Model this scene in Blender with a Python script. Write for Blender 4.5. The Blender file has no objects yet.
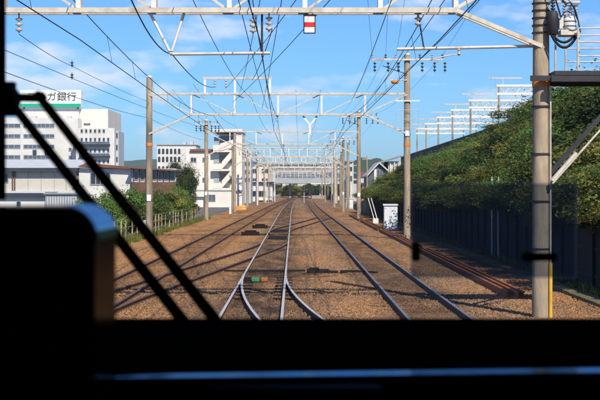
import bpy, math, random
import numpy as np
from mathutils import Vector, Matrix, noise
R = math.radians
random.seed(7)
scene = bpy.context.scene
col = scene.collection

# ---------------------------------------------------------------- camera, sky, sun, exposure
F = 1400.0            # focal length in photo pixels (photo is 600 wide)
CZ = 2.43             # eye height above the ballast
cam = bpy.data.cameras.new('camera')
cam.sensor_width = 36.0
cam.lens = F / 600.0 * 36.0
cam.shift_y = -10.0 / 600.0
cam.clip_start = 0.05
cam.clip_end = 20000
cam.dof.use_dof = True
cam.dof.focus_distance = 70.0
cam.dof.aperture_fstop = 11.0
camo = bpy.data.objects.new('camera', cam)
camo.location = (0, 0, CZ)
camo.rotation_euler = (R(90), 0, 0)
col.objects.link(camo)
scene.camera = camo

SUN_EL, SUN_AZ = R(41), R(160)        # azimuth clockwise from +Y (the way ahead)
w = bpy.data.worlds.new('World'); scene.world = w; w.use_nodes = True
nt = w.node_tree; nt.nodes.clear()
def N(t, k, **kw):
    n = t.nodes.new(k)
    for a, b in kw.items(): setattr(n, a, b)
    return n
wo = N(nt, 'ShaderNodeOutputWorld'); bg = N(nt, 'ShaderNodeBackground')
sky = N(nt, 'ShaderNodeTexSky', sky_type='NISHITA', sun_disc=False)
sky.sun_elevation = SUN_EL; sky.sun_rotation = SUN_AZ
sky.air_density = 1.0; sky.dust_density = 0.25; sky.ozone_density = 3.0
tint = N(nt, 'ShaderNodeMix', data_type='RGBA', blend_type='MULTIPLY'); tint.inputs[0].default_value = 1
tint.inputs[7].default_value = (0.42, 0.76, 1.22, 1)
nt.links.new(sky.outputs[0], tint.inputs[6])
tc = N(nt, 'ShaderNodeTexCoord'); mp = N(nt, 'ShaderNodeMapping'); mp.inputs['Scale'].default_value = (11, 11, 30)
mp.inputs['Location'].default_value = (13.5, 17.8, 6.2)
nz = N(nt, 'ShaderNodeTexNoise'); nz.inputs['Scale'].default_value = 1.0; nz.inputs['Detail'].default_value = 6; nz.inputs['Roughness'].default_value = 0.55
rp = N(nt, 'ShaderNodeValToRGB'); rp.color_ramp.elements[0].position = 0.55; rp.color_ramp.elements[1].position = 0.71
rp.color_ramp.elements[1].color = (0.8, 0.8, 0.8, 1)
cl = N(nt, 'ShaderNodeMix', data_type='RGBA'); cl.inputs[7].default_value = (8.2, 8.4, 8.8, 1)
nt.links.new(tc.outputs['Generated'], mp.inputs[0]); nt.links.new(mp.outputs[0], nz.inputs['Vector'])
nt.links.new(nz.outputs[0], rp.inputs[0]); nt.links.new(rp.outputs[0], cl.inputs[0])
nt.links.new(tint.outputs[2], cl.inputs[6]); nt.links.new(cl.outputs[2], bg.inputs[0])
bg.inputs[1].default_value = 0.10
nt.links.new(bg.outputs[0], wo.inputs[0])

sun = bpy.data.lights.new('sun', 'SUN'); sun.energy = 4.6; sun.angle = R(0.53); sun.color = (1, 0.91, 0.76)
suno = bpy.data.objects.new('sun', sun); col.objects.link(suno)
sdir = Vector((math.sin(SUN_AZ) * math.cos(SUN_EL), math.cos(SUN_AZ) * math.cos(SUN_EL), math.sin(SUN_EL)))
suno.rotation_euler = sdir.to_track_quat('Z', 'Y').to_euler()
suno.location = (20, -20, 40)

scene.view_settings.view_transform = 'Standard'; scene.view_settings.look = 'None'
scene.view_settings.exposure = 0.26; scene.view_settings.gamma = 1.0
scene.render.engine = 'CYCLES'
cy = scene.cycles
cy.use_denoising = True; cy.volume_bounces = 1; cy.max_bounces = 6; cy.diffuse_bounces = 3; cy.glossy_bounces = 3
cy.transparent_max_bounces = 12; cy.transmission_bounces = 4; cy.caustics_reflective = False; cy.caustics_refractive = False

# ---------------------------------------------------------------- helpers
def at(px, py, Y):
    """point of the place at distance Y seen at photo pixel (px, py)"""
    return Vector(((px - 300) / F * Y, Y, CZ - (py - 190) / F * Y))
def tag(o, label=None, cat=None, group=None, kind=None):
    if label: o['label'] = label
    if cat: o['category'] = cat
    if group: o['group'] = group
    if kind: o['kind'] = kind
    return o
def thing(name, label, cat, loc=(0, 0, 0), group=None, rz=0):
    o = bpy.data.objects.new(name, None); o.empty_display_size = 0.3
    o.location = loc; o.rotation_euler = (0, 0, rz); col.objects.link(o)
    return tag(o, label, cat, group)
class MB:
    def __init__(s): s.v = []; s.f = []; s.m = []; s.sm = []
    def add(s, vs, fs, mi=0, smooth=False):
        b = len(s.v); s.v += [tuple(p) for p in vs]
        for f in fs: s.f.append([i + b for i in f]); s.m.append(mi); s.sm.append(smooth)
    def box(s, x0, x1, y0, y1, z0, z1, mi=0):
        s.add([(x0,y0,z0),(x1,y0,z0),(x1,y1,z0),(x0,y1,z0),(x0,y0,z1),(x1,y0,z1),(x1,y1,z1),(x0,y1,z1)],
              [(0,3,2,1),(4,5,6,7),(0,1,5,4),(1,2,6,5),(2,3,7,6),(3,0,4,7)], mi); return s
    def bar(s, p, q, a, b=None, mi=0, up=(0, 0, 1)):
        b = b or a; p = Vector(p); q = Vector(q); d = (q - p).normalized(); u = Vector(up)
        if abs(d.dot(u)) > 0.98: u = Vector((0, 1, 0))
        r = d.cross(u).normalized(); u = r.cross(d).normalized()
        vs = [e + r * (i * a / 2) + u * (j * b / 2) for e in (p, q) for i, j in ((-1,-1),(1,-1),(1,1),(-1,1))]
        s.add(vs, [(0,1,2,3)[::-1],(4,5,6,7),(0,1,5,4),(1,2,6,5),(2,3,7,6),(3,0,4,7)], mi); return s
    def tube(s, pts, r, n=8, mi=0, smooth=True, caps=True):
        pts = [Vector(p) for p in pts]; rs = r if isinstance(r, (list, tuple)) else [r] * len(pts)
        vs = []; m = len(pts); prev = None
        for k, p in enumerate(pts):
            d = (pts[min(k + 1, m - 1)] - pts[max(k - 1, 0)]).normalized()
            if prev is None:
                u = Vector((0, 0, 1)) if abs(d.z) < 0.9 else Vector((0, 1, 0))
                prev = d.cross(u).normalized()
            a = (prev - d * prev.dot(d)).normalized(); prev = a; b = d.cross(a)
            vs += [p + (a * math.cos(t) + b * math.sin(t)) * rs[k] for t in (2 * math.pi * i / n for i in range(n))]
        fs = [(k*n+i, k*n+(i+1) % n, (k+1)*n+(i+1) % n, (k+1)*n+i) for k in range(m - 1) for i in range(n)]
        s.add(vs, fs, mi, smooth)
        if caps: s.add(vs[:n], [tuple(range(n))[::-1]], mi); s.add(vs[-n:], [tuple(range(n))], mi)
        return s
    def lathe(s, prof, base=(0, 0, 0), n=12, mi=0, smooth=True):
        b = Vector(base)
        return s.tube([b + Vector((0, 0, z)) for r, z in prof], [max(r, 0.001) for r, z in prof], n, mi, smooth)
    def build(s, name, mats, parent=None, bevel=0, loc=None):
        me = bpy.data.meshes.new(name); me.from_pydata(s.v, [], s.f)
        for m in (mats if isinstance(mats, (list, tuple)) else [mats]): me.materials.append(m)
        me.polygons.foreach_set('material_index', s.m); me.polygons.foreach_set('use_smooth', s.sm); me.update()
        o = bpy.data.objects.new(name, me); col.objects.link(o)
        if parent: o.parent = parent
        if loc: o.location = loc
        if bevel:
            b = o.modifiers.new('bevel', 'BEVEL'); b.width = bevel; b.segments = 2; b.limit_method = 'ANGLE'
        return o
def Bx(*a): return MB().box(*a)
def link(name, me, parent, loc=(0, 0, 0), rz=0, sc=None):
    o = bpy.data.objects.new(name, me); col.objects.link(o); o.parent = parent; o.location = loc; o.rotation_euler = (0, 0, rz)
    if sc: o.scale = sc
    return o
def copy_tree(o, parent=None):
    c = o.copy(); col.objects.link(c); c.parent = parent
    for ch in list(o.children): copy_tree(ch, c)
    return c

def mat(name, c1, c2=None, scale=4, rough=0.75, metal=0, bump=0, bscale=30, stretch=(1, 1, 1), rand=0.0, spec=0.3, dirt=None, dscale=0.6, dpos=(0.5, 0.7)):
    m = bpy.data.materials.new(name); m.use_nodes = True; t = m.node_tree
    bs = t.nodes['Principled BSDF']; bs.inputs['Roughness'].default_value = rough; bs.inputs['Metallic'].default_value = metal
    bs.inputs['Specular IOR Level'].default_value = spec
    c2 = c2 or tuple(x * 0.75 for x in c1)
    tc = N(t, 'ShaderNodeTexCoord'); mp = N(t, 'ShaderNodeMapping'); mp.inputs['Scale'].default_value = stretch
    oi = N(t, 'ShaderNodeObjectInfo'); vm = N(t, 'ShaderNodeVectorMath', operation='MULTIPLY_ADD')
    vm.inputs[1].default_value = (37, 53, 19)
    t.links.new(oi.outputs['Random'], vm.inputs[0]); t.links.new(tc.outputs['Object'], vm.inputs[2]); t.links.new(vm.outputs[0], mp.inputs[0])
    n = N(t, 'ShaderNodeTexNoise'); n.inputs['Scale'].default_value = scale; n.inputs['Detail'].default_value = 8; n.inputs['Roughness'].default_value = 0.65
    t.links.new(mp.outputs[0], n.inputs['Vector'])
    r = N(t, 'ShaderNodeValToRGB'); r.color_ramp.elements[0].position = 0.32; r.color_ramp.elements[1].position = 0.68
    r.color_ramp.elements[0].color = (*c2, 1); r.color_ramp.elements[1].color = (*c1, 1)
    t.links.new(n.outputs[0], r.inputs[0]); out = r.outputs[0]
    if dirt:
        n2 = N(t, 'ShaderNodeTexNoise'); n2.inputs['Scale'].default_value = dscale; n2.inputs['Detail'].default_value = 7
        t.links.new(mp.outputs[0], n2.inputs['Vector'])
        r2 = N(t, 'ShaderNodeValToRGB'); r2.color_ramp.elements[0].position, r2.color_ramp.elements[1].position = dpos
        t.links.new(n2.outputs[0], r2.inputs[0])
        mx = N(t, 'ShaderNodeMix', data_type='RGBA'); mx.inputs[7].default_value = (*dirt, 1)
        t.links.new(r2.outputs[0], mx.inputs[0]); t.links.new(out, mx.inputs[6]); out = mx.outputs[2]
    if rand:
        hv = N(t, 'ShaderNodeHueSaturation'); mr = N(t, 'ShaderNodeMapRange')
        mr.inputs[3].default_value = 1 - rand; mr.inputs[4].default_value = 1 + rand
        t.links.new(oi.outputs['Random'], mr.inputs[0]); t.links.new(mr.outputs[0], hv.inputs['Value']); t.links.new(out, hv.inputs['Color']); out = hv.outputs[0]
    t.links.new(out, bs.inputs['Base Color'])
    if bump:
        nb = N(t, 'ShaderNodeTexNoise'); nb.inputs['Scale'].default_value = bscale; nb.inputs['Detail'].default_value = 5
        t.links.new(mp.outputs[0], nb.inputs['Vector'])
        b = N(t, 'ShaderNodeBump'); b.inputs['Strength'].default_value = bump; b.inputs['Distance'].default_value = 0.03
        t.links.new(nb.outputs[0], b.inputs['Height']); t.links.new(b.outputs[0], bs.inputs['Normal'])
    return m
M = {}
M['galv'] = mat('galvanised_steel', (0.70, 0.64, 0.55), (0.5, 0.45, 0.38), 6, 0.55, 0.15, dirt=(0.30, 0.17, 0.09), dscale=1.6, dpos=(0.58, 0.75))
M['white_steel'] = mat('white_painted_steel', (0.8, 0.79, 0.75), (0.66, 0.64, 0.6), 5, 0.5)
M['concrete_pole'] = mat('spun_concrete', (0.48, 0.385, 0.27), (0.29, 0.225, 0.16), 7, 0.85, bump=0.25, stretch=(1, 1, 0.25), dirt=(0.12, 0.10, 0.085), dscale=1.1, dpos=(0.52, 0.72))
M['orange'] = mat('orange_band_paint', (0.75, 0.26, 0.05), (0.6, 0.2, 0.05), 9, 0.6)
M['yellow'] = mat('yellow_plastic', (0.75, 0.45, 0.05), (0.6, 0.35, 0.05), 4, 0.5)
M['dark_steel'] = mat('dark_steel', (0.05, 0.052, 0.06), (0.03, 0.03, 0.035), 4, 0.6, 0.2)
M['porcelain'] = mat('porcelain', (0.55, 0.54, 0.52), (0.35, 0.33, 0.32), 12, 0.25, spec=0.5)
M['dark_porcelain'] = mat('brown_porcelain', (0.05, 0.05, 0.07), (0.03, 0.03, 0.04), 12, 0.25, spec=0.5)
M['wire'] = mat('weathered_copper', (0.028, 0.032, 0.038), (0.018, 0.02, 0.022), 3, 0.6, 0.2)
M['wire_light'] = mat('aluminium_wire', (0.20, 0.22, 0.25), (0.14, 0.15, 0.17), 3, 0.6, 0.2)
M['rail_rust'] = mat('rail_rust', (0.17, 0.085, 0.048), (0.10, 0.05, 0.03), 9, 0.9)
M['rail_shiny'] = mat('polished_rail', (0.62, 0.59, 0.55), (0.48, 0.45, 0.42), 3, 0.5, 0.15, spec=0.15, stretch=(1, 0.1, 1))
M['rail_worn'] = mat('worn_rail', (0.25, 0.24, 0.25), (0.16, 0.15, 0.15), 3, 0.42, 0.4, stretch=(1, 0.1, 1))
M['rail_brown'] = mat('rusted_rail_head', (0.20, 0.12, 0.08), (0.12, 0.07, 0.05), 6, 0.6, 0.2)
M['sleeper'] = mat('old_timber', (0.12, 0.08, 0.055), (0.065, 0.045, 0.034), 5, 0.9, bump=0.4, stretch=(0.3, 3, 1), rand=0.25)
M['rust_orange'] = mat('fresh_rust', (0.44, 0.15, 0.05), (0.20, 0.07, 0.03), 5, 0.85)
M['asphalt'] = mat('asphalt', (0.19, 0.18, 0.165), (0.12, 0.115, 0.11), 0.6, 0.9, bump=0.2, bscale=40)
M['dirt'] = mat('dry_earth', (0.20, 0.15, 0.09), (0.10, 0.10, 0.045), 0.25, 0.95, bump=0.3, bscale=12)
M['wall_dark'] = mat('dark_stained_panel', (0.014, 0.016, 0.019), (0.007, 0.008, 0.010), 1.6, 0.85, stretch=(1, 1, 0.3), rand=0.2)  # wall's deep shade put into the near-black base colour
M['concrete'] = mat('concrete', (0.42, 0.40, 0.36), (0.3, 0.28, 0.25), 1.3, 0.85, bump=0.1)
M['cabinet'] = mat('cabinet_paint', (0.74, 0.76, 0.78), (0.64, 0.66, 0.68), 2, 0.45)
M['white_wall'] = mat('white_render', (0.72, 0.70, 0.66), (0.6, 0.58, 0.54), 0.5, 0.85, dirt=(0.5, 0.47, 0.42), dscale=0.35, dpos=(0.55, 0.9))
M['cream_wall'] = mat('cream_render', (0.74, 0.64, 0.50), (0.64, 0.55, 0.43), 0.4, 0.85)
M['grey_wall'] = mat('pale_grey_cladding', (0.52, 0.55, 0.57), (0.43, 0.46, 0.48), 0.4, 0.8)
M['warm_white'] = mat('warm_white_render', (0.80, 0.76, 0.68), (0.70, 0.66, 0.58), 0.5, 0.85)
M['bridge_wall'] = mat('dull_grey_cladding', (0.40, 0.42, 0.43), (0.32, 0.34, 0.35), 0.4, 0.8)
M['bank_cream'] = mat('off_white_tile', (0.74, 0.69, 0.60), (0.66, 0.61, 0.53), 0.4, 0.85)
M['gable'] = mat('slate_blue_boards', (0.13, 0.15, 0.18), (0.08, 0.095, 0.12), 0.8, 0.7)
M['stone_wall'] = mat('greyish_render', (0.60, 0.57, 0.50), (0.5, 0.47, 0.42), 0.4, 0.85)
M['brown_wall'] = mat('brown_board', (0.17, 0.09, 0.055), (0.10, 0.055, 0.04), 1.2, 0.8)
M['red_roof'] = mat('red_brown_metal_roof', (0.22, 0.085, 0.06), (0.14, 0.06, 0.045), 0.8, 0.6)
M['grey_roof'] = mat('grey_roof', (0.30, 0.31, 0.33), (0.2, 0.21, 0.23), 0.7, 0.7)
M['pale_roof'] = mat('pale_roof', (0.62, 0.63, 0.64), (0.5, 0.51, 0.52), 0.7, 0.6)
M['dark_roof'] = mat('dark_slate', (0.045, 0.055, 0.075), (0.03, 0.035, 0.05), 0.8, 0.6)
M['glass'] = mat('window_glass', (0.035, 0.045, 0.06), (0.02, 0.026, 0.035), 0.6, 0.08, spec=0.6)
M['glass_pale'] = mat('window_glass_blue', (0.12, 0.15, 0.19), (0.07, 0.09, 0.12), 0.6, 0.1, spec=0.6)
M['frame'] = mat('aluminium_frame', (0.45, 0.46, 0.47), None, 3, 0.5, 0.3)
M['green_sign'] = mat('sign_green', (0.0, 0.42, 0.22), (0.0, 0.38, 0.2), 2, 0.5)
M['sign_white'] = mat('sign_white', (0.84, 0.84, 0.82), (0.8, 0.8, 0.78), 1, 0.5)
M['sign_ink'] = mat('sign_ink', (0.03, 0.03, 0.035), None, 2, 0.6)
M['red'] = mat('sign_red', (0.68, 0.02, 0.03), (0.6, 0.02, 0.03), 2, 0.5)
M['black'] = mat('black_paint', (0.012, 0.012, 0.014), None, 3, 0.6)
M['cab_black'] = mat('matt_black_vinyl', (0.004, 0.004, 0.0045), (0.003, 0.003, 0.0035), 20, 1.0, spec=0.0)
M['cab_gloss'] = mat('gloss_black_plastic', (0.008, 0.008, 0.009), (0.006, 0.006, 0.007), 12, 0.14, spec=0.5)
def gloss(name, c, rough):
    m = bpy.data.materials.new(name); m.use_nodes = True; t = m.node_tree; t.nodes.clear()
    o = N(t, 'ShaderNodeOutputMaterial'); g = N(t, 'ShaderNodeBsdfGlossy'); g.inputs['Roughness'].default_value = rough
    tc = N(t, 'ShaderNodeTexCoord'); n = N(t, 'ShaderNodeTexNoise'); n.inputs['Scale'].default_value = 25; r = N(t, 'ShaderNodeValToRGB')
    r.color_ramp.elements[0].color = (*[x * .85 for x in c], 1); r.color_ramp.elements[1].color = (*c, 1)
    t.links.new(tc.outputs['Object'], n.inputs['Vector']); t.links.new(n.outputs[0], r.inputs[0]); t.links.new(r.outputs[0], g.inputs['Color'])
    t.links.new(g.outputs[0], o.inputs[0]); return m
M['cab_gloss'] = gloss('console_lacquer', (0.16, 0.14, 0.12), 0.16)
M['cab_trim'] = gloss('blue_black_trim', (0.16, 0.32, 0.52), 0.12)  # blue of the reflected sky put into the gloss colour
M['rubber'] = mat('black_rubber', (0.008, 0.008, 0.009), None, 9, 0.9, spec=0.1)
M['green_box'] = mat('green_paint', (0.05, 0.26, 0.10), None, 6, 0.6)
M['oil'] = mat('greasy_iron', (0.028, 0.023, 0.02), (0.014, 0.012, 0.011), 9, 0.85, 0.0, spec=0.1)
M['bark'] = mat('bark', (0.12, 0.085, 0.055), (0.06, 0.045, 0.03), 6, 0.95)
M['tyre'] = mat('tyre', (0.015, 0.015, 0.016), None, 6, 0.9)
M['car_white'] = mat('white_car_paint', (0.78, 0.79, 0.8), (0.75, 0.76, 0.77), 1, 0.2, spec=0.5)
M['hill'] = mat('wooded_hill', (0.05, 0.085, 0.035), (0.025, 0.05, 0.02), 0.05, 0.95, bump=1.0, bscale=0.12)
def leafmat(name, c1, c2):
    m = mat(name, c1, c2, 0.9, 0.55, rand=0.35, spec=0.25); t = m.node_tree
    bs = t.nodes['Principled BSDF']; out = t.nodes['Material Output']
    tr = N(t, 'ShaderNodeBsdfTranslucent'); mx = N(t, 'ShaderNodeMixShader'); mx.inputs[0].default_value = 0.36
    t.links.new(bs.inputs['Base Color'].links[0].from_socket, tr.inputs[0])
    t.links.new(bs.outputs[0], mx.inputs[1]); t.links.new(tr.outputs[0], mx.inputs[2]); t.links.new(mx.outputs[0], out.inputs[0])
    return m
M['leaf'] = leafmat('leaf_green', (0.20, 0.225, 0.05), (0.085, 0.115, 0.028))
M['leaf_fresh'] = leafmat('leaf_fresh_green', (0.19, 0.32, 0.06), (0.09, 0.18, 0.036))
M['leaf_yellow'] = leafmat('leaf_yellow_green', (0.34, 0.31, 0.068), (0.15, 0.165, 0.037))
M['leaf_dark'] = leafmat('leaf_dark_green', (0.05, 0.085, 0.025), (0.025, 0.045, 0.014))

def ballast_material(name, stone=False):
    m = bpy.data.materials.new(name); m.use_nodes = True; t = m.node_tree
    bs = t.nodes['Principled BSDF']; bs.inputs['Roughness'].default_value = 0.92; bs.inputs['Specular IOR Level'].default_value = 0.15
    ge = N(t, 'ShaderNodeNewGeometry'); P = ge.outputs['Position']
    def nz(scale, stretch, det=6, rough=0.6):
        mp = N(t, 'ShaderNodeMapping'); mp.inputs['Scale'].default_value = stretch; t.links.new(P, mp.inputs[0])
        n = N(t, 'ShaderNodeTexNoise'); n.inputs['Scale'].default_value = scale; n.inputs['Detail'].default_value = det; n.inputs['Roughness'].default_value = rough
        t.links.new(mp.outputs[0], n.inputs['Vector']); return n.outputs[0]
    def ramp(s, *stops):
        r = N(t, 'ShaderNodeValToRGB'); e = r.color_ramp.elements
        e[0].position, e[0].color = stops[0][0], (*stops[0][1], 1); e[1].position, e[1].color = stops[-1][0], (*stops[-1][1], 1)
        for p, c in stops[1:-1]: k = e.new(p); k.color = (*c, 1)
        t.links.new(s, r.inputs[0]); return r.outputs[0]
    def mix(f, a, b, mode='MIX'):
        x = N(t, 'ShaderNodeMix', data_type='RGBA', blend_type=mode)
        if isinstance(f, float): x.inputs[0].default_value = f
        else: t.links.new(f, x.inputs[0])
        for s, k in ((a, 6), (b, 7)):
            if isinstance(s, tuple): x.inputs[k].default_value = (*s, 1)
            else: t.links.new(s, x.inputs[k])
        return x.outputs[2]
    fine = ramp(nz(17, (1, 1, 1), 4, 0.8), (0.3, (0.085, 0.052, 0.034)), (0.5, (0.245, 0.148, 0.09)), (0.68, (0.43, 0.285, 0.185)))
    rusty = ramp(nz(17, (1, 1, 1), 4, 0.8), (0.3, (0.12, 0.058, 0.025)), (0.5, (0.34, 0.178, 0.08)), (0.68, (0.50, 0.305, 0.16)))
    big = ramp(nz(0.22, (1, 0.45, 1), 5), (0.4, (0, 0, 0)), (0.6, (1, 1, 1)))
    sx = N(t, 'ShaderNodeSeparateXYZ'); t.links.new(P, sx.inputs[0])
    left = N(t, 'ShaderNodeMapRange'); left.inputs[1].default_value = -1.5; left.inputs[2].default_value = -3.6; t.links.new(sx.outputs[0], left.inputs[0])
    f = mix(left.outputs[0], big, (1.0, 1.0, 1.0), 'SCREEN')
    c = mix(f, fine, rusty)
    # old grease and brake dust lie in patches along the line
    st = ramp(nz(0.55, (1, 0.16, 1), 7), (0.48, (0, 0, 0)), (0.66, (0.65, 0.65, 0.65)))
    c = mix(st, c, (0.085, 0.058, 0.042))
    def dust(a, k, w0, w1, amt, tone):
        nonlocal c
        m1 = N(t, 'ShaderNodeMath', operation='MULTIPLY_ADD'); t.links.new(sx.outputs[1], m1.inputs[0]); m1.inputs[1].default_value = -k; m1.inputs[2].default_value = -a
        m2 = N(t, 'ShaderNodeMath', operation='ADD'); t.links.new(m1.outputs[0], m2.inputs[0]); t.links.new(sx.outputs[0], m2.inputs[1])
        m3 = N(t, 'ShaderNodeMath', operation='ABSOLUTE'); t.links.new(m2.outputs[0], m3.inputs[0])
        mr = N(t, 'ShaderNodeMapRange'); t.links.new(m3.outputs[0], mr.inputs[0]); mr.inputs[1].default_value = w0; mr.inputs[2].default_value = w1; mr.inputs[3].default_value = amt; mr.inputs[4].default_value = 0
        nn = ramp(nz(1.1, (1, 0.3, 1), 6, 0.7), (0.36, (0.15, 0.15, 0.15)), (0.62, (1, 1, 1)))
        mm = mix(1.0, mr.outputs[0], nn, 'MULTIPLY'); c = mix(mm, c, tone)
    dust(-0.72, -0.005, 0.45, 1.25, 1.0, (0.05, 0.035, 0.029)); dust(2.62, -0.0042, 0.4, 1.2, 0.8, (0.07, 0.042, 0.03)); dust(-4.38, 0.0026, 0.5, 1.3, 0.7, (0.085, 0.043, 0.026))
    dust(0.95, -0.0045, 0.1, 0.9, 0.35, (0.33, 0.20, 0.12))
    # grease round the points
    vm = N(t, 'ShaderNodeVectorMath', operation='SUBTRACT'); vm.inputs[1].default_value = (-0.2, 40.2, 0); t.links.new(P, vm.inputs[0])
    vs_ = N(t, 'ShaderNodeVectorMath', operation='MULTIPLY'); vs_.inputs[1].default_value = (0.42, 0.33, 0); t.links.new(vm.outputs[0], vs_.inputs[0])
    vl = N(t, 'ShaderNodeVectorMath', operation='LENGTH'); t.links.new(vs_.outputs[0], vl.inputs[0])
    gm = N(t, 'ShaderNodeMapRange'); t.links.new(vl.outputs['Value'], gm.inputs[0]); gm.inputs[1].default_value = 0.3; gm.inputs[2].default_value = 1.1; gm.inputs[3].default_value = 1; gm.inputs[4].default_value = 0
    gn = ramp(nz(1.6, (1, 0.6, 1), 6, 0.7), (0.4, (0, 0, 0)), (0.6, (1, 1, 1)))
    c = mix(mix(1.0, gm.outputs[0], gn, 'MULTIPLY'), c, (0.035, 0.027, 0.024))
    if stone:
        oi = N(t, 'ShaderNodeObjectInfo'); hv = N(t, 'ShaderNodeHueSaturation'); mr = N(t, 'ShaderNodeMapRange')
        mr.inputs[3].default_value = 0.7; mr.inputs[4].default_value = 1.22
        t.links.new(oi.outputs['Random'], mr.inputs[0]); t.links.new(mr.outputs[0], hv.inputs['Value']); t.links.new(c, hv.inputs['Color']); c = hv.outputs[0]
    else:
        vo = N(t, 'ShaderNodeTexVoronoi'); vo.inputs['Scale'].default_value = 16; t.links.new(P, vo.inputs['Vector'])
        b = N(t, 'ShaderNodeBump'); b.inputs['Strength'].default_value = 0.9; b.inputs['Distance'].default_value = 0.035
        t.links.new(vo.outputs['Distance'], b.inputs['Height']); t.links.new(b.outputs[0], bs.inputs['Normal'])
    t.links.new(c, bs.inputs['Base Color'])
    return m
M['ballast'] = ballast_material('rusty_ballast'); M['stone'] = ballast_material('ballast_stone', True)

# ---------------------------------------------------------------- ground
tag(Bx(-3000, 3000, -300, 4100, -1.0, -0.06).build('ground', M['dirt']), kind='structure')
tag(Bx(-90, -8.6, -60, 420, -0.055, -0.03).build('road', M['asphalt']), kind='structure')
def ballast_sheet(name, x0, x1, y0, y1, dx, ys, z):
    b = MB(); xs = list(np.arange(x0, x1 + 1e-6, dx)); vs = []
    for y in ys:
        for x in xs:
            h = noise.noise((x * 0.9, y * 0.5, 3.1)) * 0.03 + noise.noise((x * 3.1, y * 2.1, 9)) * 0.018
            edge = min(1, (x - x0) / 0.9, (x1 - x) / 0.9)
            vs.append((x, y, z + h * edge - (1 - max(0, edge)) * 0.05))
    n = len(xs)
    b.add(vs, [(j*n+i, j*n+i+1, (j+1)*n+i+1, (j+1)*n+i) for j in range(len(ys)-1) for i in range(n-1)], 0, True)
    return b.build(name, M['ballast'])
ys = [-30 + 4 * i for i in range(13)] + list(np.arange(20, 90, 0.35)) + list(np.arange(90, 200, 1.5)) + list(np.arange(200, 620, 10))
tag(ballast_sheet('ballast_bed', -8.6, 7.0, -30, 620, 0.325, ys, 0.0), kind='structure')

# loose ballast stones on top of the bed (uncountable)
def scatter_stones():
    gt = bpy.data.node_groups.new('stones', 'GeometryNodeTree')
    gt.interface.new_socket('Geometry', in_out='INPUT', socket_type='NodeSocketGeometry')
    gt.interface.new_socket('Geometry', in_out='OUTPUT', socket_type='NodeSocketGeometry')
    gi = N(gt, 'NodeGroupInput'); go = N(gt, 'NodeGroupOutput')
    dp = N(gt, 'GeometryNodeDistributePointsOnFaces'); dp.inputs['Density'].default_value = 260
    ico = N(gt, 'GeometryNodeMeshIcoSphere'); ico.inputs['Radius'].default_value = 0.023; ico.inputs['Subdivisions'].default_value = 1
    sm = N(gt, 'GeometryNodeSetMaterial'); sm.inputs['Material'].default_value = M['stone']
    ip = N(gt, 'GeometryNodeInstanceOnPoints')
    rr = N(gt, 'FunctionNodeRandomValue', data_type='FLOAT_VECTOR'); rr.inputs[1].default_value = (6.28, 6.28, 6.28)
    rs = N(gt, 'FunctionNodeRandomValue', data_type='FLOAT_VECTOR'); rs.inputs[0].default_value = (0.5, 0.5, 0.4); rs.inputs[1].default_value = (1.35, 1.2, 0.95)
    rs.inputs['Seed'].default_value = 5
    L = gt.links.new
    ps = N(gt, 'GeometryNodeInputPosition'); sx = N(gt, 'ShaderNodeSeparateXYZ'); mr = N(gt, 'ShaderNodeMapRange')
    for k_, v_ in ((1, 45), (2, 190), (3, 270), (4, 0)): mr.inputs[k_].default_value = v_
    L(ps.outputs[0], sx.inputs[0]); L(sx.outputs[1], mr.inputs[0]); L(mr.outputs[0], dp.inputs['Density'])
    L(gi.outputs[0], dp.inputs['Mesh']); L(ico.outputs[0], sm.inputs[0]); L(sm.outputs[0], ip.inputs['Instance'])
    L(dp.outputs['Points'], ip.inputs['Points']); L(rr.outputs[0], ip.inputs['Rotation']); L(rs.outputs[0], ip.inputs['Scale'])
    L(ip.outputs[0], go.inputs[0])
    b = MB()
    for x0, x1 in ((-8.2, 6.6),):
        for k in range(140):
            y = 21 + k * 1.2; b.add([(x0, y, 0.012), (x1, y, 0.012), (x1, y + 1.2, 0.012), (x0, y + 1.2, 0.012)], [(0, 1, 2, 3)])
    o = b.build('ballast_stones', M['stone'])
    md = o.modifiers.new('scatter', 'NODES'); md.node_group = gt
    tag(o, 'loose brown ballast stones lying over the track bed', 'ballast', kind='stuff')
scatter_stones()

# ---------------------------------------------------------------- tracks
def xA(y): return -0.77 - 0.005 * y + (0 if y < 130 else (y - 130) ** 2 * 0.000035)
def xC(y): return 2.62 - 0.0042 * y + (0 if y < 130 else (y - 130) ** 2 * 0.000035)
def xE(y): return -4.38 + 0.0026 * y + (0 if y < 190 else (y - 190) ** 2 * 0.00005)
def xB(y): return xA(y) + (max(0, 38.8 - y)) ** 2 / (2 * 128.0)
def smooth(a, b, t):   # crossover: curve, straight, curve
    t = max(0, min(1, t)); k = 0.22
    if t < k: s = t * t / (2 * k)
    elif t > 1 - k: s = (1 - k) - (1 - t) ** 2 / (2 * k)
    else: s = t - k / 2
    return a + (b - a) * s / (1 - k)
def xD(y): return smooth(xE(22), xA(64), (y - 22) / 42) if 22 < y < 64 else (xE(y) if y <= 22 else xA(y))
def xG(y): return smooth(xA(76), xC(124), (y - 76) / 48) if 76 < y < 124 else (xA(y) if y <= 76 else xC(y))
PROF = [(-0.06, 0), (0.06, 0), (0.06, 0.012), (0.011, 0.03), (0.011, 0.105), (0.033, 0.115), (0.033, 0.146), (0.026, 0.152), (-0.026, 0.152), (-0.033, 0.146), (-0.033, 0.115), (-0.011, 0.105), (-0.011, 0.03), (-0.06, 0.012)]
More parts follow.
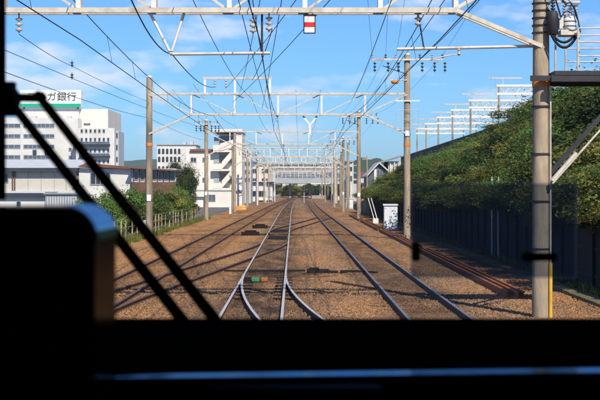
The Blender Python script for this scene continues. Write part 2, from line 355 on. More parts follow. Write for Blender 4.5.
def rail(parent, fx, off, y0, y1, top, dz=0.0, step=1.5):
    ys = list(np.arange(y0, min(y1, 170), step)) + list(np.arange(max(170, y0), y1, 6)) + [y1]
    n = len(PROF); b = MB(); vs = []
    for y in ys:
        d = (fx(y + 0.1) - fx(y - 0.1)) / 0.2; l = math.hypot(1, d); nx, ny = 1 / l, -d / l
        for px, pz in PROF:
            o = off + px * 0.84; vs.append((fx(y) + nx * o, y + ny * o, pz * 0.78 + 0.012 + dz))
    b.v = vs
    for k in range(len(ys) - 1):
        for i in range(n):
            j = (i + 1) % n
            b.f.append([k*n+i, k*n+j, (k+1)*n+j, (k+1)*n+i]); b.m.append(1 if i in (6, 7, 8) else 0); b.sm.append(False)
    b.f.append(list(range(n))); b.m.append(0); b.sm.append(False)
    b.f.append([(len(ys)-1)*n+i for i in range(n)][::-1]); b.m.append(0); b.sm.append(False)
    return b.build('rail', [M['rail_rust'], top], parent)
G = 0.5665
SLEEP = {}
def sleeper_mesh(L):
    k = round(L, 1)
    if k not in SLEEP:
        b = MB(); w, h = 0.11, 0.14; c = 0.012
        b.box(-k/2, k/2, -w + c, w - c, -h, 0.0)
        b.box(-k/2 + c, k/2 - c, -w, w, -h, -c)
        o = b.build('tmp', M['sleeper']); SLEEP[k] = o.data; bpy.data.objects.remove(o)
    return SLEEP[k]
def track(label, fx, y0, y1, top, dz=0.0, s0=22, s1=66, far=170, lfun=None):
    t = thing('railway_track', label, 'railway track')
    for s in (-1, 1): rail(t, fx, s * G, y0, y1, top, dz)
    if s1 is None: return t
    y = s0 + 0.3
    while y < s1:
        L, cx = (lfun(y) if lfun else (2.1, fx(y)))
        link('sleeper', sleeper_mesh(L), t, (cx + random.uniform(-0.03, 0.03), y, 0.02 + random.uniform(-0.024, 0.006)), random.uniform(-0.012, 0.012))
        y += 0.62
    return t
def lenA(y):
    if y < 39.5:
        d = xB(y) - xA(y); return (2.4 + d, xA(y) + d / 2)
    return (2.1, xA(y))
trA = track('straight track with bright polished rails that the train is on', xA, 2, 560, M['rail_shiny'], lfun=lenA)
trB = track('short bright track curving out of the polished track at the points in front', xB, 6, 38.6, M['rail_shiny'], -0.004, s1=None)
trC = track('worn-railed track running along the right of the polished track', xC, 2, 560, M['rail_worn'])
trE = track('rusty brown track at the far left beside the shrubs and fence', xE, 2, 560, M['rail_brown'], s0=28)
trD = track('rusty crossover track slanting from the far left track to the polished one', xD, 23, 63.6, M['rail_brown'], -0.006, s0=27, s1=52)
trG = track('brown crossover track slanting from the polished track to the worn right-hand one', xG, 76.5, 123.5, M['rail_brown'], -0.006, s1=None)

# point machine, rods and slide plates at the points in front
pm = thing('point_machine', 'black oily point machine with rods reaching under the polished rails', 'point machine', (0.55, 40.6, 0.0))
b = MB().box(-0.35, 0.3, -0.2, 0.22, 0, 0.13).box(-0.28, 0.0, -0.15, 0.17, 0.13, 0.18).box(0.3, 0.55, -0.1, 0.12, 0, 0.09).box(0.62, 0.8, -0.2, 0.15, 0, 0.1)
b.build('housing', M['oil'], pm, bevel=0.02)
for yy, x0, x1 in ((-0.05, -2.75, -0.4), (0.12, -2.2, -0.4)):
    MB().tube([(x0, yy, 0.09), (x1, yy, 0.09)], 0.026, 6).build('rod', M['oil'], pm)
MB().tube([(0.7, 0, 0.08), (1.2, 0.1, 0.07), (1.7, -0.1, 0.05)], 0.03, 6).build('conduit', M['oil'], pm)
for s in (-1, 1):
    k = thing('slide_plate', 'black greased slide plates under the %s switch blade' % ('left' if s < 0 else 'right'), 'rail plate', (xA(36) + s * 0.5, 36, 0), 'slide plates at the points')
    for i in range(8):
        y = -5.2 + i * 1.05
        Bx(-0.17, 0.26, y, y + 0.2, 0.026, 0.042).build('plate', M['oil'], k, loc=(xA(36 + y) - xA(36), 0, 0))
gb = thing('ground_coil', 'small green and orange block between the switch blades', 'trackside device', (-1.05, 36.9, 0.03))
Bx(-0.22, -0.02, -0.2, 0.2, 0, 0.09).build('green_block', M['green_box'], gb, bevel=0.01)
Bx(0.03, 0.2, -0.2, 0.2, 0, 0.09).build('orange_block', M['rust_orange'], gb, bevel=0.01)
Bx(-0.42, -0.27, -0.15, 0.15, 0, 0.1).build('black_block', M['oil'], gb, bevel=0.01)
# iron cover plates at the crossovers further on
for i, (y, lab) in enumerate(((70, 'nearer dark iron cover plates between the polished rails at the crossover'), (82, 'farther dark iron cover plates between the polished rails at the crossover'))):
    k = thing('cover_plate', lab, 'cover plate', (xA(y), y, 0))
    for j in range(4):
        Bx(-0.47, 0.47, j * 1.1 - 2, j * 1.1 - 1.15, 0.03, 0.06).build('plate', M['oil'], k)
k = thing('point_machine', 'low dark point machine left of the polished track at the crossover', 'point machine', (-2.6, 74, 0))
MB().box(-0.5, 0.45, -0.3, 0.3, 0, 0.22).box(-0.3, 0.3, -0.22, 0.22, 0.22, 0.3).build('housing', M['oil'], k, bevel=0.02)
MB().tube([(0.4, 0, 0.1), (1.0, 0, 0.1)], 0.03, 6).build('rod', M['oil'], k)
k = thing('point_machine', 'far low dark point machine left of the polished track', 'point machine', (-2.5, 88, 0))
MB().box(-0.5, 0.45, -0.3, 0.3, 0, 0.22).box(-0.3, 0.3, -0.22, 0.22, 0.22, 0.3).build('housing', M['oil'], k, bevel=0.02)
MB().tube([(0.4, 0, 0.1), (0.9, 0, 0.1)], 0.03, 6).build('rod', M['oil'], k)

# stored rails lying beside the right-hand track
for i, (y0, y1, lab) in enumerate(((31.0, 55.5, 'nearest pile of rusty rails lying beside the right-hand track, cut ends showing'),
                                   (56.2, 81, 'second pile of rusty stored rails, beside the second right-hand pole'),
                                   (81.8, 106, 'third pile of rusty stored rails, beside the large white cabinet'),
                                   (107, 130, 'farthest pile of rusty stored rails near the small white cabinet'))):
    k = thing('rail_pile', lab, 'rails', (4.85 - 0.001 * y0, y0, 0))
    for j, (ox, oz, e0, e1) in enumerate(((-0.17, 0.02, 0.5, 0), (0.0, 0.02, 0, 0.3), (0.17, 0.02, 0.25, 0.6))):
        n = len(PROF); bb = MB(); L = y1 - y0 - e1
        vs = [(px + ox + jx, yy, pz + oz) for yy, jx in ((e0, 0), (L * 0.5, random.uniform(-.04, .04)), (L, 0)) for px, pz in PROF]
        bb.add(vs, [(q*n+i2, q*n+(i2+1) % n, (q+1)*n+(i2+1) % n, (q+1)*n+i2) for q in range(2) for i2 in range(n)])
        bb.add(vs[:n], [tuple(range(n))]); bb.add(vs[-n:], [tuple(range(n))[::-1]])
        bb.build('rail', M['rust_orange'], k)
    for q in range(5):
        yy = 0.8 + q * (y1 - y0 - 2) / 4
        Bx(-0.36, 0.36, yy, yy + 0.14, -0.04, 0.022).build('timber', M['sleeper'], k)

# ---------------------------------------------------------------- right bank: wall, slope, barrier
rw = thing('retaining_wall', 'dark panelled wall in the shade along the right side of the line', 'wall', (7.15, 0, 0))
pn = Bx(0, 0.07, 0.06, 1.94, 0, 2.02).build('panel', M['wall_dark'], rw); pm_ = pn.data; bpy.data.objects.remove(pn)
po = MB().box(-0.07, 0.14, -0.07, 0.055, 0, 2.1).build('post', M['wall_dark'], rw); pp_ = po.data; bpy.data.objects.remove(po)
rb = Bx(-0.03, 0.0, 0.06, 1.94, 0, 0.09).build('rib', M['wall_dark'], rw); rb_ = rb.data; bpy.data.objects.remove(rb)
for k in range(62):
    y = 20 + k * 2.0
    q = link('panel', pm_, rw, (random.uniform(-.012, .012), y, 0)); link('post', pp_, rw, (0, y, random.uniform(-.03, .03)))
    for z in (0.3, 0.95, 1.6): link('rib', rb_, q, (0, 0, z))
def slopez(x, y):
    pts = [(7.25, 1.65), (9, 2.5), (12, 4.0), (16, 5.7), (22, 8.0), (29, 10.4)]
    z = 10.4
    for (a, za), (c, zc) in zip(pts[:-1], pts[1:]):
        if x <= c: z = za + (zc - za) * max(0, x - a) / (c - a); break
    f = max(0, min(1, (y - 135) / 90)); f = f * f * (3 - 2 * f)
    g = max(0, min(1, (x - 24) / 5))
    return z * (1 - f * (1 - g))
def slope():
    b = MB(); ys = list(range(-20, 420, 8)); vs = []; xs = [7.25, 7.251, 8.2, 9.5, 11, 12.5, 14.5, 17, 20, 24, 26.5, 29, 60, 140]; n = len(xs)
    for y in ys: vs += [(x, y, -0.5 if i == 0 else slopez(x, y) + noise.noise((x * .4, y * .2, 1)) * 0.2 - (0.1 if i == 1 else 0)) for i, x in enumerate(xs)]
    b.add(vs, [(j*n+i, j*n+i+1, (j+1)*n+i+1, (j+1)*n+i) for j in range(len(ys)-1) for i in range(n-1)], 0, True)
    return b.build('embankment', M['dirt'])
tag(slope(), kind='structure')
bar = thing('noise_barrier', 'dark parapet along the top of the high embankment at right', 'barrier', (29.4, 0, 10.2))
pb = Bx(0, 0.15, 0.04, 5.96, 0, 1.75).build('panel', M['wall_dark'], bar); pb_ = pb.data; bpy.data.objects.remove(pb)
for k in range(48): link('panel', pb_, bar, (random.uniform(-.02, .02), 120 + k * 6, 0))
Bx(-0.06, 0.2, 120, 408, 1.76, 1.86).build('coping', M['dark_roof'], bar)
ordw = ['nearest', 'second nearest', 'third nearest', 'fourth nearest', 'fifth nearest', 'sixth nearest', 'seventh', 'eighth']
def upper_mast(px, i):
    Y = 30 / (px - 300) * 1400; top = 190 - (190 - 84) * (px - 300) / 197.0
    zt = CZ + (190 - top) / F * Y
    t = thing('line_mast', '%s white lattice gantry of the upper railway behind the dark parapet' % ordw[i].capitalize(), 'gantry', (30.3, Y, 10.4), 'gantries of the upper railway')
    h = zt - 10.4; L = 12
    MB().tube([(0, 0, 0), (0, 0, h)], [0.2, 0.15], 8).build('pole', M['concrete_pole'], t)
    MB().tube([(L, 0, 0), (L, 0, h)], [0.2, 0.15], 8).build('pole', M['concrete_pole'], t)
    for z in (h - 1.5, h - 0.25):
        MB().bar((-0.4, 0, z), (L + 0.3, 0, z), 0.36).build('chord', M['white_steel'], t)
    for k in range(14):
        x = k * 0.85; zz = (h - 1.4, h - 0.35)[::1 if k % 2 else -1]
        MB().bar((x, 0, zz[0]), (x + 0.85, 0, zz[1]), 0.2).build('diagonal', M['galv'], t)
    MB().bar((-1.6, 0, h + 0.9), (3.5, 0, h + 0.9), 0.2).build('feeder_arm', M['galv'], t); MB().bar((0.6, 0, h - .2), (0.6, 0, h + 0.9), 0.12).build('arm_post', M['galv'], t)
    MB().bar((-1.2, 0, h - 0.8), (0, 0, h - 0.8), 0.08).build('bracket', M['galv'], t)
    for x in (2.5, 5.5, 8.5):
        MB().lathe([(0.05, 0), (0.1, .1), (0.05, .2), (0.1, .3), (0.05, .45)], (x, 0, h - 2.0), 6).build('insulator', M['porcelain'], t)
for i, px in enumerate((497, 469, 451, 437, 425, 416)): upper_mast(px, i)

# ---------------------------------------------------------------- overhead line gantries over our tracks
INS_ME = None
def insulator(parent, p, h=0.34, n=4, m='porcelain', r=0.07, name='insulator'):
    b = MB(); prof = [(0.012, 0)]
    for k in range(n):
        z = h * (k + 0.3) / n; prof += [(0.02, z), (r, z + h * .08), (r * 0.9, z + h * .16), (0.02, z + h * .2)]
    prof.append((0.012, h)); return b.lathe(prof, p, 10).build(name, M[m], parent)
def pole(parent, x, h, r0=0.175, r1=0.14, band=None, y=0):
    p = MB().tube([(x, y, -0.1), (x, y, h * 0.5), (x, y, h)], [r0, (r0 + r1) / 2, r1], 20).build('pole', M['concrete_pole'], parent)
    if band: MB().tube([(x, y, band), (x, y, band + 0.16)], r0 * 0.98, 20).build('orange_band', M['orange'], p)
    MB().lathe([(r1 + 0.01, 0), (r1 * 0.9, 0.06), (0.02, 0.1)], (x, y, h), 14).build('cap', M['white_steel'], p)
    return p
def plate(g, x, z, r=0.17):
    Bx(x - .1, x + .1, -r - .03, -r - .012, z, z + .3).build('number_plate', M['sign_white'], g); Bx(x - r - .01, x + r + .01, -r - .01, -r + .02, z + .05, z + .08).build('plate_strap', M['dark_steel'], g)
def gantry(Y, xl, xr, label, npan, hl, hr, zc=6.05, band=None, inset=1.6, simple=False):
    t = thing('line_gantry', label, 'gantry', (0, Y, 0), 'overhead line gantries')
    pole(t, xl, hl, band=band); pole(t, xr, hr, band=band)
    a, c = xl + inset, xr - inset; zu = zc + 1.0; W = 0.095
    for s in ((-1, 1) if not simple else (0,)):
        y = s * 0.13
        MB().bar((a, y, zc), (c, y, zc), W, W).build('lower_chord', M['galv'], t)
        MB().bar((xl + 0.1, y, zu), (xr - 0.1, y, zu), W, W).build('upper_chord', M['galv'], t)
        for (p, q, zz) in ((a, xl, 5.15), (c, xr, 5.15)):
            MB().bar((p, y, zc), (q, y, zz), 0.075).build('end_strut', M['galv'], t)
            MB().bar((p, y, zc + .04), (q, y, zu - .04), 0.06).build('end_diagonal', M['galv'], t)
    step = (c - a) / npan
    for k in range(npan + 1):
        x = a + k * step
        MB().bar((x, 0, zc + 0.03), (x, 0, zu - 0.03), 0.09, 0.3, up=(0, 1, 0)).build('vertical', M['white_steel'], t)
    for k in range(npan):
        x0, x1 = a + k * step, a + (k + 1) * step
        if (k + 0.5) > npan / 2: x0, x1 = x1, x0
        MB().bar((x0, 0.02, zu), (x1, 0.02, zc), 0.05).build('diagonal', M['galv'], t)
    return t
GY = [26.6, 68, 112, 154, 196, 238, 280, 322, 364]
g1 = gantry(26.6, -7.25, 4.58, 'nearest overhead gantry, its beam carrying the red and white plate', 6, 9.6, 9.6, 5.83, 4.4, 1.63)
g2 = gantry(68, -7.32, 5.2, 'second overhead gantry from the train, with a raised frame on its beam', 4, 7.9, 9.0, 6.1, 4.56, 2.05)
g3 = gantry(112, -7.5, 4.7, 'third overhead gantry from the train, left pole in front of the stair building', 4, 8.0, 8.7, 6.1, None, 1.9)
g4 = gantry(154, -7.2, 4.75, 'fourth overhead gantry from the train, beyond the white cabinets', 4, 8.6, 8.2, 6.1, None, 1.9)
gs = [g1, g2, g3, g4]
for i, y in enumerate(GY[4:]):
    dx = xA(y) + 1.5
    gs.append(gantry(y, -7.3 + dx, 4.9 + dx + (i % 2) * 2.0, '%s overhead gantry from the train, towards the station' % ['fifth', 'sixth', 'seventh', 'eighth', 'ninth'][i], 4, 8.2 + (i % 3) * 0.4, 8.3, 6.1 + 0.1 * (i % 2), None, 1.9, True))
for i, y in enumerate((175, 217, 259)):
    gantry(y, -8.4 + i * .3, 6.0 + i * .4, '%s slim intermediate gantry between the main ones, right of the stair building' % ['nearest', 'second', 'farthest'][i], 5, 8.0, 8.4, 6.5 + .15 * (i % 2), None, 1.7, True)
# gantry 1 furniture (local y = 0 at Y 26.6)
def L1(px, py): v = at(px, py, 26.6); return (v.x, 0, v.z)
for px, py in ((19, 33), (253, 34), (269, 32), (418, 27)):
    v = L1(px, py); insulator(g1, (v[0], 0, v[2]), 0.3, 3)
    MB().tube([(v[0], 0, v[2] + 0.28), (v[0], 0, 5.83)], 0.012, 6).build('hanger', M['dark_steel'], g1)
p = L1(171, 54); q = L1(270, 53)
MB().tube([p, q], 0.03, 8).build('pull_off_arm', M['galv'], g1)
for px in (150, 184):
    u = L1(px, 13); MB().tube([u, p], [0.03, 0.024], 8).build('drop_bracket', M['white_steel'], g1)
insulator(g1, (p[0], 0, p[2] - 0.02), 0.1, 2, r=0.05)
MB().tube([L1(262, 14), L1(262, 53)], 0.02, 6).build('drop_bracket', M['dark_steel'], g1)
p = L1(397, 49); q = L1(514, 46.5)
MB().tube([p, q, L1(534, 46)], 0.03, 8).build('pull_off_arm', M['galv'], g1)
MB().tube([L1(418, 13), L1(424, 49)], 0.015, 6).build('drop_bracket', M['dark_steel'], g1)
MB().tube([L1(430, 60), L1(445, 56), L1(459, 54), L1(459, 48)], 0.014, 6).build('registration_arm', M['galv'], g1)
insulator(g1, L1(459, 56), 0.16, 2, r=0.04)
for py, x0, x1, px0 in ((48, 0, 0, 1),): pass
for g_, x_, z_ in ((g2, -7.32, 1.9), (g2, 5.2, 5.05), (g3, 4.7, 1.9), (g3, -7.5, 2.0), (g4, 4.75, 1.9)): plate(g_, x_, z_)
# raised frame and bracket on gantry 2
def L2(px, py): v = at(px, py, 68); return (v.x, 0, v.z)
for px in (205, 235, 270): MB().bar(L2(px, 94), L2(px, 78), 0.1).build('frame_post', M['white_steel'], g2)
MB().bar(L2(203, 78), L2(272, 78), 0.11).build('frame_beam', M['galv'], g2)
for px in (215, 226): insulator(g2, L2(px, 88), 0.4, 3)
for s in (303, 317): MB().bar(L2(s, 116), L2(310, 125), 0.09).build('drop_bracket', M['white_steel'], g2)
MB().bar(L2(310, 124), L2(310, 135), 0.1).build('drop_bracket', M['white_steel'], g2)
# crossarm furniture on the right-hand poles
def crossarm(g, Y, x, z, half=1.7):
    MB().bar((x - half, -0.2, z), (x + half, -0.2, z), 0.09).build('crossarm', M['galv'], g)
    for k, o in enumerate((-1.7, -1.05, -0.55, 0.6, 1.2, 1.7)):
        o *= half / 1.7
        insulator(g, (x + o, -0.2, z + 0.05), 0.22, 2, 'dark_porcelain' if k % 2 else 'porcelain', 0.08)
        insulator(g, (x + o + 0.12, -0.2, z - 0.62), 0.5, 3, 'dark_porcelain', 0.075)
    MB().tube([(x - half * .7, -0.2, z - .3), (x - half * .3, -0.2, z - .55), (x, -0.2, z - 0.7)], 0.02, 6).build('jumper', M['wire'], g)
crossarm(g2, 68, 5.2, 8.75)
MB().tube([(5.2 - 0.8, -0.15, 7.75), (5.2, -0.15, 7.75)], 0.03, 6).build('lamp_arm', M['galv'], g2)
MB().lathe([(0.05, 0.16), (0.16, 0.12), (0.2, 0.02), (0.12, -0.04)], (4.6, -0.15, 7.62), 12).build('lamp_shade', M['orange'], g2)
for z0, z1 in ((5.42, 6.3),):
    for dx in (-0.55, -0.28, 0.28, 0.55): MB().tube([(5.2 + dx, -0.3, z0), (5.2 + dx, -0.3, z1)], 0.012, 5).build('guard_bar', M['galv'], g2)
    for z in (z0, (z0 + z1) / 2, z1): MB().tube([(4.65, -0.3, z), (5.75, -0.3, z)], 0.012, 5).build('guard_bar', M['galv'], g2)
MB().bar((4.6, -0.2, 6.75), (5.8, -0.2, 6.75), 0.06).build('step_bar', M['white_steel'], g2)
crossarm(g3, 112, 4.7, 8.3, 1.4); crossarm(g3, 112, -7.5, 7.7, 0.9); crossarm(g4, 154, 4.75, 8.0, 1.5)
crossarm(gs[4], 196, -7.3, 7.9, 1.3); crossarm(gs[5], 238, 5.5, 7.9, 1.3)
for g, xs in ((g3, (-1.3, 2.2)), (g4, (-1.5, 2.0)), (g2, (-1.1, 2.4))):
    for x in xs:
        insulator(g, (x, 0, 5.75), 0.3, 3); MB().tube([(x - 0.9, 0, 5.3), (x + .15, 0, 5.22)], 0.02, 6).build('registration_arm', M['galv'], g)

# red and white plate hanging from the first beam
sg = thing('marker_plate', 'white plate with a red band in a black border, hanging from the nearest beam', 'sign', tuple(at(309.5, 33.5, 26.5)))
MB().box(-0.115, 0.115, 0, 0.02, 0, 0.36).build('border', M['black'], sg)
Bx(-0.095, 0.095, -0.006, -0.002, 0.02, 0.34).build('white_face', M['sign_white'], sg)
Bx(-0.095, 0.095, -0.011, -0.0065, 0.125, 0.215).build('red_band', M['red'], sg)
for s in (-1, 1): MB().tube([(s * 0.06, 0.01, 0.36), (s * 0.06, 0.1, 0.46)], 0.008, 5).build('hook', M['dark_steel'], sg)

# equipment on the nearest pole: platform, transformers, brace
X1 = 4.58
eq = thing('equipment_platform', 'dark steel equipment platform with railings bolted to the nearest right-hand pole', 'platform', (X1, 26.6, 4.45))
Bx(0.16, 2.6, -0.55, 0.75, 0.12, 0.2).build('deck', M['dark_steel'], eq)
for y in (-0.5, 0.7): MB().bar((0.1, y, 0.06), (2.6, y, 0.06), 0.08, 0.12).build('bearer', M['dark_steel'], eq)
MB().bar((-0.25, -0.3, 0.08), (0.3, -0.3, 0.08), 0.08, 0.1).build('clamp', M['dark_steel'], eq)
MB().bar((0.12, 0.1, -1.78), (1.75, 0.1, 0.05), 0.09, 0.09).build('brace', M['dark_steel'], eq)
MB().tube([(0.16, -0.3, -1.85), (0.62, -0.3, -1.33)], 0.05, 8).build('brace_sleeve', M['galv'], eq)
MB().tube([(0.16, -0.32, -1.9), (1.9, -0.32, 0.05)], 0.022, 8).build('stay', M['galv'], eq)
for x in (0.6, 1.5, 2.5):
    for y in (-0.5, 0.7): MB().tube([(x, y, 0.2), (x, y, 1.0)], 0.018, 6).build('rail_post', M['galv'], eq)
for z in (0.48, 0.74, 1.0):
    for y in (-0.5, 0.7): MB().tube([(0.62, y, z), (2.55, y, z)], 0.014, 6).build('rail_bar', M['galv'], eq)
tf = thing('switchgear', 'pale switchgear box and looping black cables beside the nearest pole', 'switchgear', (X1 + 0.42, 26.35, 5.33))
Bx(-0.12, 0.2, -0.15, 0.2, 0, 0.1).build('base', M['galv'], tf, bevel=0.01)
MB().lathe([(0.10, 0.1), (0.125, 0.14), (0.125, 0.30), (0.11, 0.36), (0.04, 0.39)], (0.08, 0.02, 0), 16).build('tank', M['cabinet'], tf)
for z in (0.17, 0.26): MB().tube([(0.08, 0.02, z), (0.08, 0.02, z + .02)], 0.128, 16).build('tank_band', M['dark_steel'], tf)
for dx in (-0.02, 0.08, 0.18): insulator(tf, (dx, -0.03, 0.36), 0.22, 4, 'porcelain', 0.05)
MB().lathe([(0.03, 0), (0.1, .03), (0.105, .4), (0.08, .46), (.02, .48)], (-0.25, -0.05, 0.0), 14).build('dark_tank', M['dark_steel'], tf)
insulator(tf, (-0.25, -0.05, 0.46), 0.24, 4, 'dark_porcelain', 0.05)
Bx(-0.14, -0.06, -0.12, 0.0, 0.12, 0.34).build('control_box', M['galv'], tf, bevel=0.008)
Bx(-0.3, 0.26, -0.04, 0.02, 0.62, 0.66).build('busbar', M['galv'], tf)
def arc(x0, z0, x1, z1, dip, y, r, n=9, m='black'):
    MB().tube([(x0 + (x1 - x0) * k / n, y, z0 + (z1 - z0) * k / n - dip * 4 * (k / n) * (1 - k / n)) for k in range(n + 1)], r, 8).build('cable', M[m], tf)
arc(-0.29, 0.0, 0.2, 0.02, 0.24, -0.13, 0.026); arc(-0.25, 0.0, 0.16, 0.02, 0.14, -0.1, 0.024)
arc(-0.25, 0.68, 0.0, 0.56, -0.1, -0.06, 0.014); arc(-0.02, 0.56, 0.2, 0.3, -0.16, -0.1, 0.012); arc(0.08, 0.58, 0.25, 0.05, -0.12, -0.14, 0.012); arc(-0.12, 0.32, 0.1, 0.38, -0.1, -0.15, 0.010); arc(-0.3, 0.9, -0.1, 0.3, -0.05, -0.1, 0.016)
arc(-0.06, 0.2, 0.18, 0.12, 0.06, -0.16, 0.010, m='wire_light'); arc(0.0, 0.7, 0.24, 0.6, 0.05, -0.1, 0.010, m='wire_light')
MB().tube([(-0.2, -0.05, 0.02), (-0.2, -0.05, -0.75)], 0.02, 6).build('support_leg', M['galv'], tf)
MB().tube([(0.24, -0.05, 0.3), (0.24, -0.05, -0.75)], 0.016, 6).build('support_leg', M['galv'], tf)
cg = thing('cable_guard', 'yellow cable guard strip up the foot of the nearest pole', 'cable guard', (X1 + 0.155, 26.45, 0))
MB().tube([(0, 0, 0), (0, 0, 1.05)], 0.035, 10).build('guard', M['yellow'], cg)
MB().tube([(0, 0, 1.05), (0, 0, 4.4)], 0.016, 8).build('conduit', M['galv'], cg)
for z in (1.3, 2.2, 3.1, 4.0): MB().tube([(-0.155, 0.15, z), (-0.155, 0.15, z + 0.03)], 0.19, 16, smooth=True).build('strap', M['dark_steel'], cg)
fb = thing('pole_cleat', 'dark cable cleats on the nearest pole above the orange band', 'bracket', (X1, 26.6, 5.4))
for z in (0, 0.14, 0.28, 0.42, 0.56): MB().tube([(0, 0, z), (0, 0, z + 0.025)], 0.178, 16).build('strap', M['dark_steel'], fb)

# ---------------------------------------------------------------- wires
def sagpts(p, q, sag, n=14):
    p = Vector(p); q = Vector(q)
    return [p.lerp(q, i / n) - Vector((0, 0, 4 * sag * (i / n) * (1 - i / n))) for i in range(n + 1)]
def wire(label, pts, sag=0.3, r=0.011, m='wire', group=None):
    o = []
    for a, b in zip(pts[:-1], pts[1:]):
        s = sagpts(a, b, sag); o += s if not o else s[1:]
    ob = MB().tube(o, r, 5).build('overhead_wire', M[m])
    return tag(ob, label, 'wire', group)
def catenary(fx, label, off=0.0):
    t = thing('catenary', label, 'overhead line', (0, 0, 0), 'catenaries over the tracks')
    ysup = [-15] + GY + [410]
    sup = [Vector((fx(y) + (0.14 if i % 2 else -0.14), y, 5.28)) for i, y in enumerate(ysup)]
    c = []
    for a, b in zip(sup[:-1], sup[1:]): s = sagpts(a, b, 0.03, 6); c += s if not c else s[1:]
    MB().tube(c, 0.0105, 5).build('contact_wire', M['wire'], t)
    ms = []
    for a, b in zip(sup[:-1], sup[1:]):
        u = Vector((fx(a.y), a.y, 6.05)); v = Vector((fx(b.y), b.y, 6.05)); s = sagpts(u, v, 0.5, 14); ms += s if not ms else s[1:]
    MB().tube(ms, 0.010, 5).build('messenger_wire', M['wire'], t)
    for a, b in list(zip(sup[:-1], sup[1:]))[:5]:
        for k in range(1, 9):
            f = k / 9; lo = a.lerp(b, f); z = 6.05 - 4 * 0.5 * f * (1 - f); hi = Vector((fx(lo.y), lo.y, z))
            MB().tube([lo, hi], 0.0045, 4).build('dropper', M['wire'], t)
    return t
catenary(xA, 'overhead contact line hung above the polished track')
catenary(xC, 'overhead contact line hung above the worn right-hand track')
catenary(xE, 'overhead contact line hung above the far left rusty track')
wire('thick dark cable sloping from the top left down behind the pull-off arm', [at(128, -8, 24), at(172, 54, 34), at(214, 87, 68)], 0.25, 0.014)
wire('dark wire slanting left across the middle of the sky below the nearest beam', [at(352, -25, 26), at(233, 102, 68)], 0.1, 0.010)
wire('dark wire crossing left of the red and white plate towards the raised frame', [at(318, -30, 26), at(226, 88, 68)], 0.1, 0.010)
wire('thin dark wire left of the polished track\'s overhead line', [Vector((-2.2, 10, 6.3)), Vector((-2.2, 26.6, 6.4)), Vector((-2.35, 68, 6.9)), Vector((-2.3, 112, 6.9))], 0.35, 0.009)
wire('long dark wire over the right-hand track heading to the second pole', [at(520, -45, 26.6), at(407, 70, 68), at(352, 118, 112)], 0.15, 0.011)
wire('upper left wire crossing the sky to the third gantry', [at(-40, 28, 26), at(0, 48, 34), at(203, 128, 112)], 0.12, 0.009)
wire('lower left wire crossing the sky to the second gantry\'s left pole', [at(-40, 55, 26), at(149, 118, 68), at(203, 140, 112)], 0.12, 0.009)
w3 = wire('left wire with two insulators hanging from the nearest beam end', [at(19, 34, 26.6), at(72, 66, 40), at(149, 102, 68)], 0.05, 0.008, 'wire_light')
for i, (px, py) in enumerate(((72, 64), (72, 76))):
    k = thing('strain_insulator', ['upper', 'lower'][i] + ' small dark insulator on the left wires in front of the clouds', 'insulator', tuple(at(px, py, 40)))
    insulator(k, (0, 0, -0.07), 0.14, 2, 'dark_porcelain', 0.06, name='shed')
    MB().tube([(0, 0, -0.1), (0, 0, 0.1)], 0.012, 6).build('pin', M['dark_steel'], k)
arms = {68: (5.2, 8.8, 1.7), 112: (4.7, 8.35, 1.4), 154: (4.75, 8.05, 1.5), 238: (5.5, 7.95, 1.3)}
for k, (o, lab) in enumerate(((-1, 'leftmost'), (-0.62, 'second from left'), (-0.32, 'third from left'), (1, 'rightmost'))):
    pts = [Vector((2.6 + o * 1.9, 20, 9.4))] + [Vector((x + o * h, y - .2, z + 0.2)) for y, (x, z, h) in arms.items()]
    wire('%s thin feeder wire strung along the right-hand pole crossarms' % lab, pts, 0.45, 0.007, 'wire_light')
for k, (x, z, lab) in enumerate(((-6.2, 7.3, 'outer'), (-5.2, 7.6, 'inner'))):
    wire('%s thin wire along the left ends of the gantries' % lab, [Vector((x, y, z)) for y in [68, 112, 154, 196, 238, 280]], 0.4, 0.008)
for x, lab in ((-0.2, 'left'), (1.0, 'right')):
    wire('%s of two return wires between the tracks beyond the second gantry' % lab, [Vector((x, y, 7.3)) for y in [68, 112, 154, 196, 238, 280, 322]], 0.5, 0.008)
for i, (p0, p1, lab) in enumerate((((236, -10, 24), (268, 110, 68), 'thin dark wire dropping close beside the polished track overhead line'), ((262, -10, 26.6), (240, 92, 68), 'dark wire crossing behind the middle insulators of the nearest beam'),
        ((272, 30, 26.6), (252, 80, 45), 'short dark wire below the middle insulators'), ((285, -20, 24), (262, 108, 68), 'thin wire slanting from the top centre to the second gantry'), ((395, -10, 24), (352, 100, 68), 'thin wire right of centre reaching the second gantry beam'), ((455, -15, 24), (371, 96, 68), 'wire from the nearest beam corner to the second gantry beam'))):
    wire(lab, [at(*p0), at(*p1)], 0.12, 0.009)
for x, zz, lab in ((31.6, 4.0, 'near-side'), (36.0, 4.3, 'middle'), (40.5, 4.0, 'far-side')):
    wire('%s wire of the upper railway behind the dark parapet' % lab, [Vector((x, y, 11.4 + zz)) for y in (150, 213, 248, 278, 307, 336, 362)], 0.2, 0.012, 'wire_light')

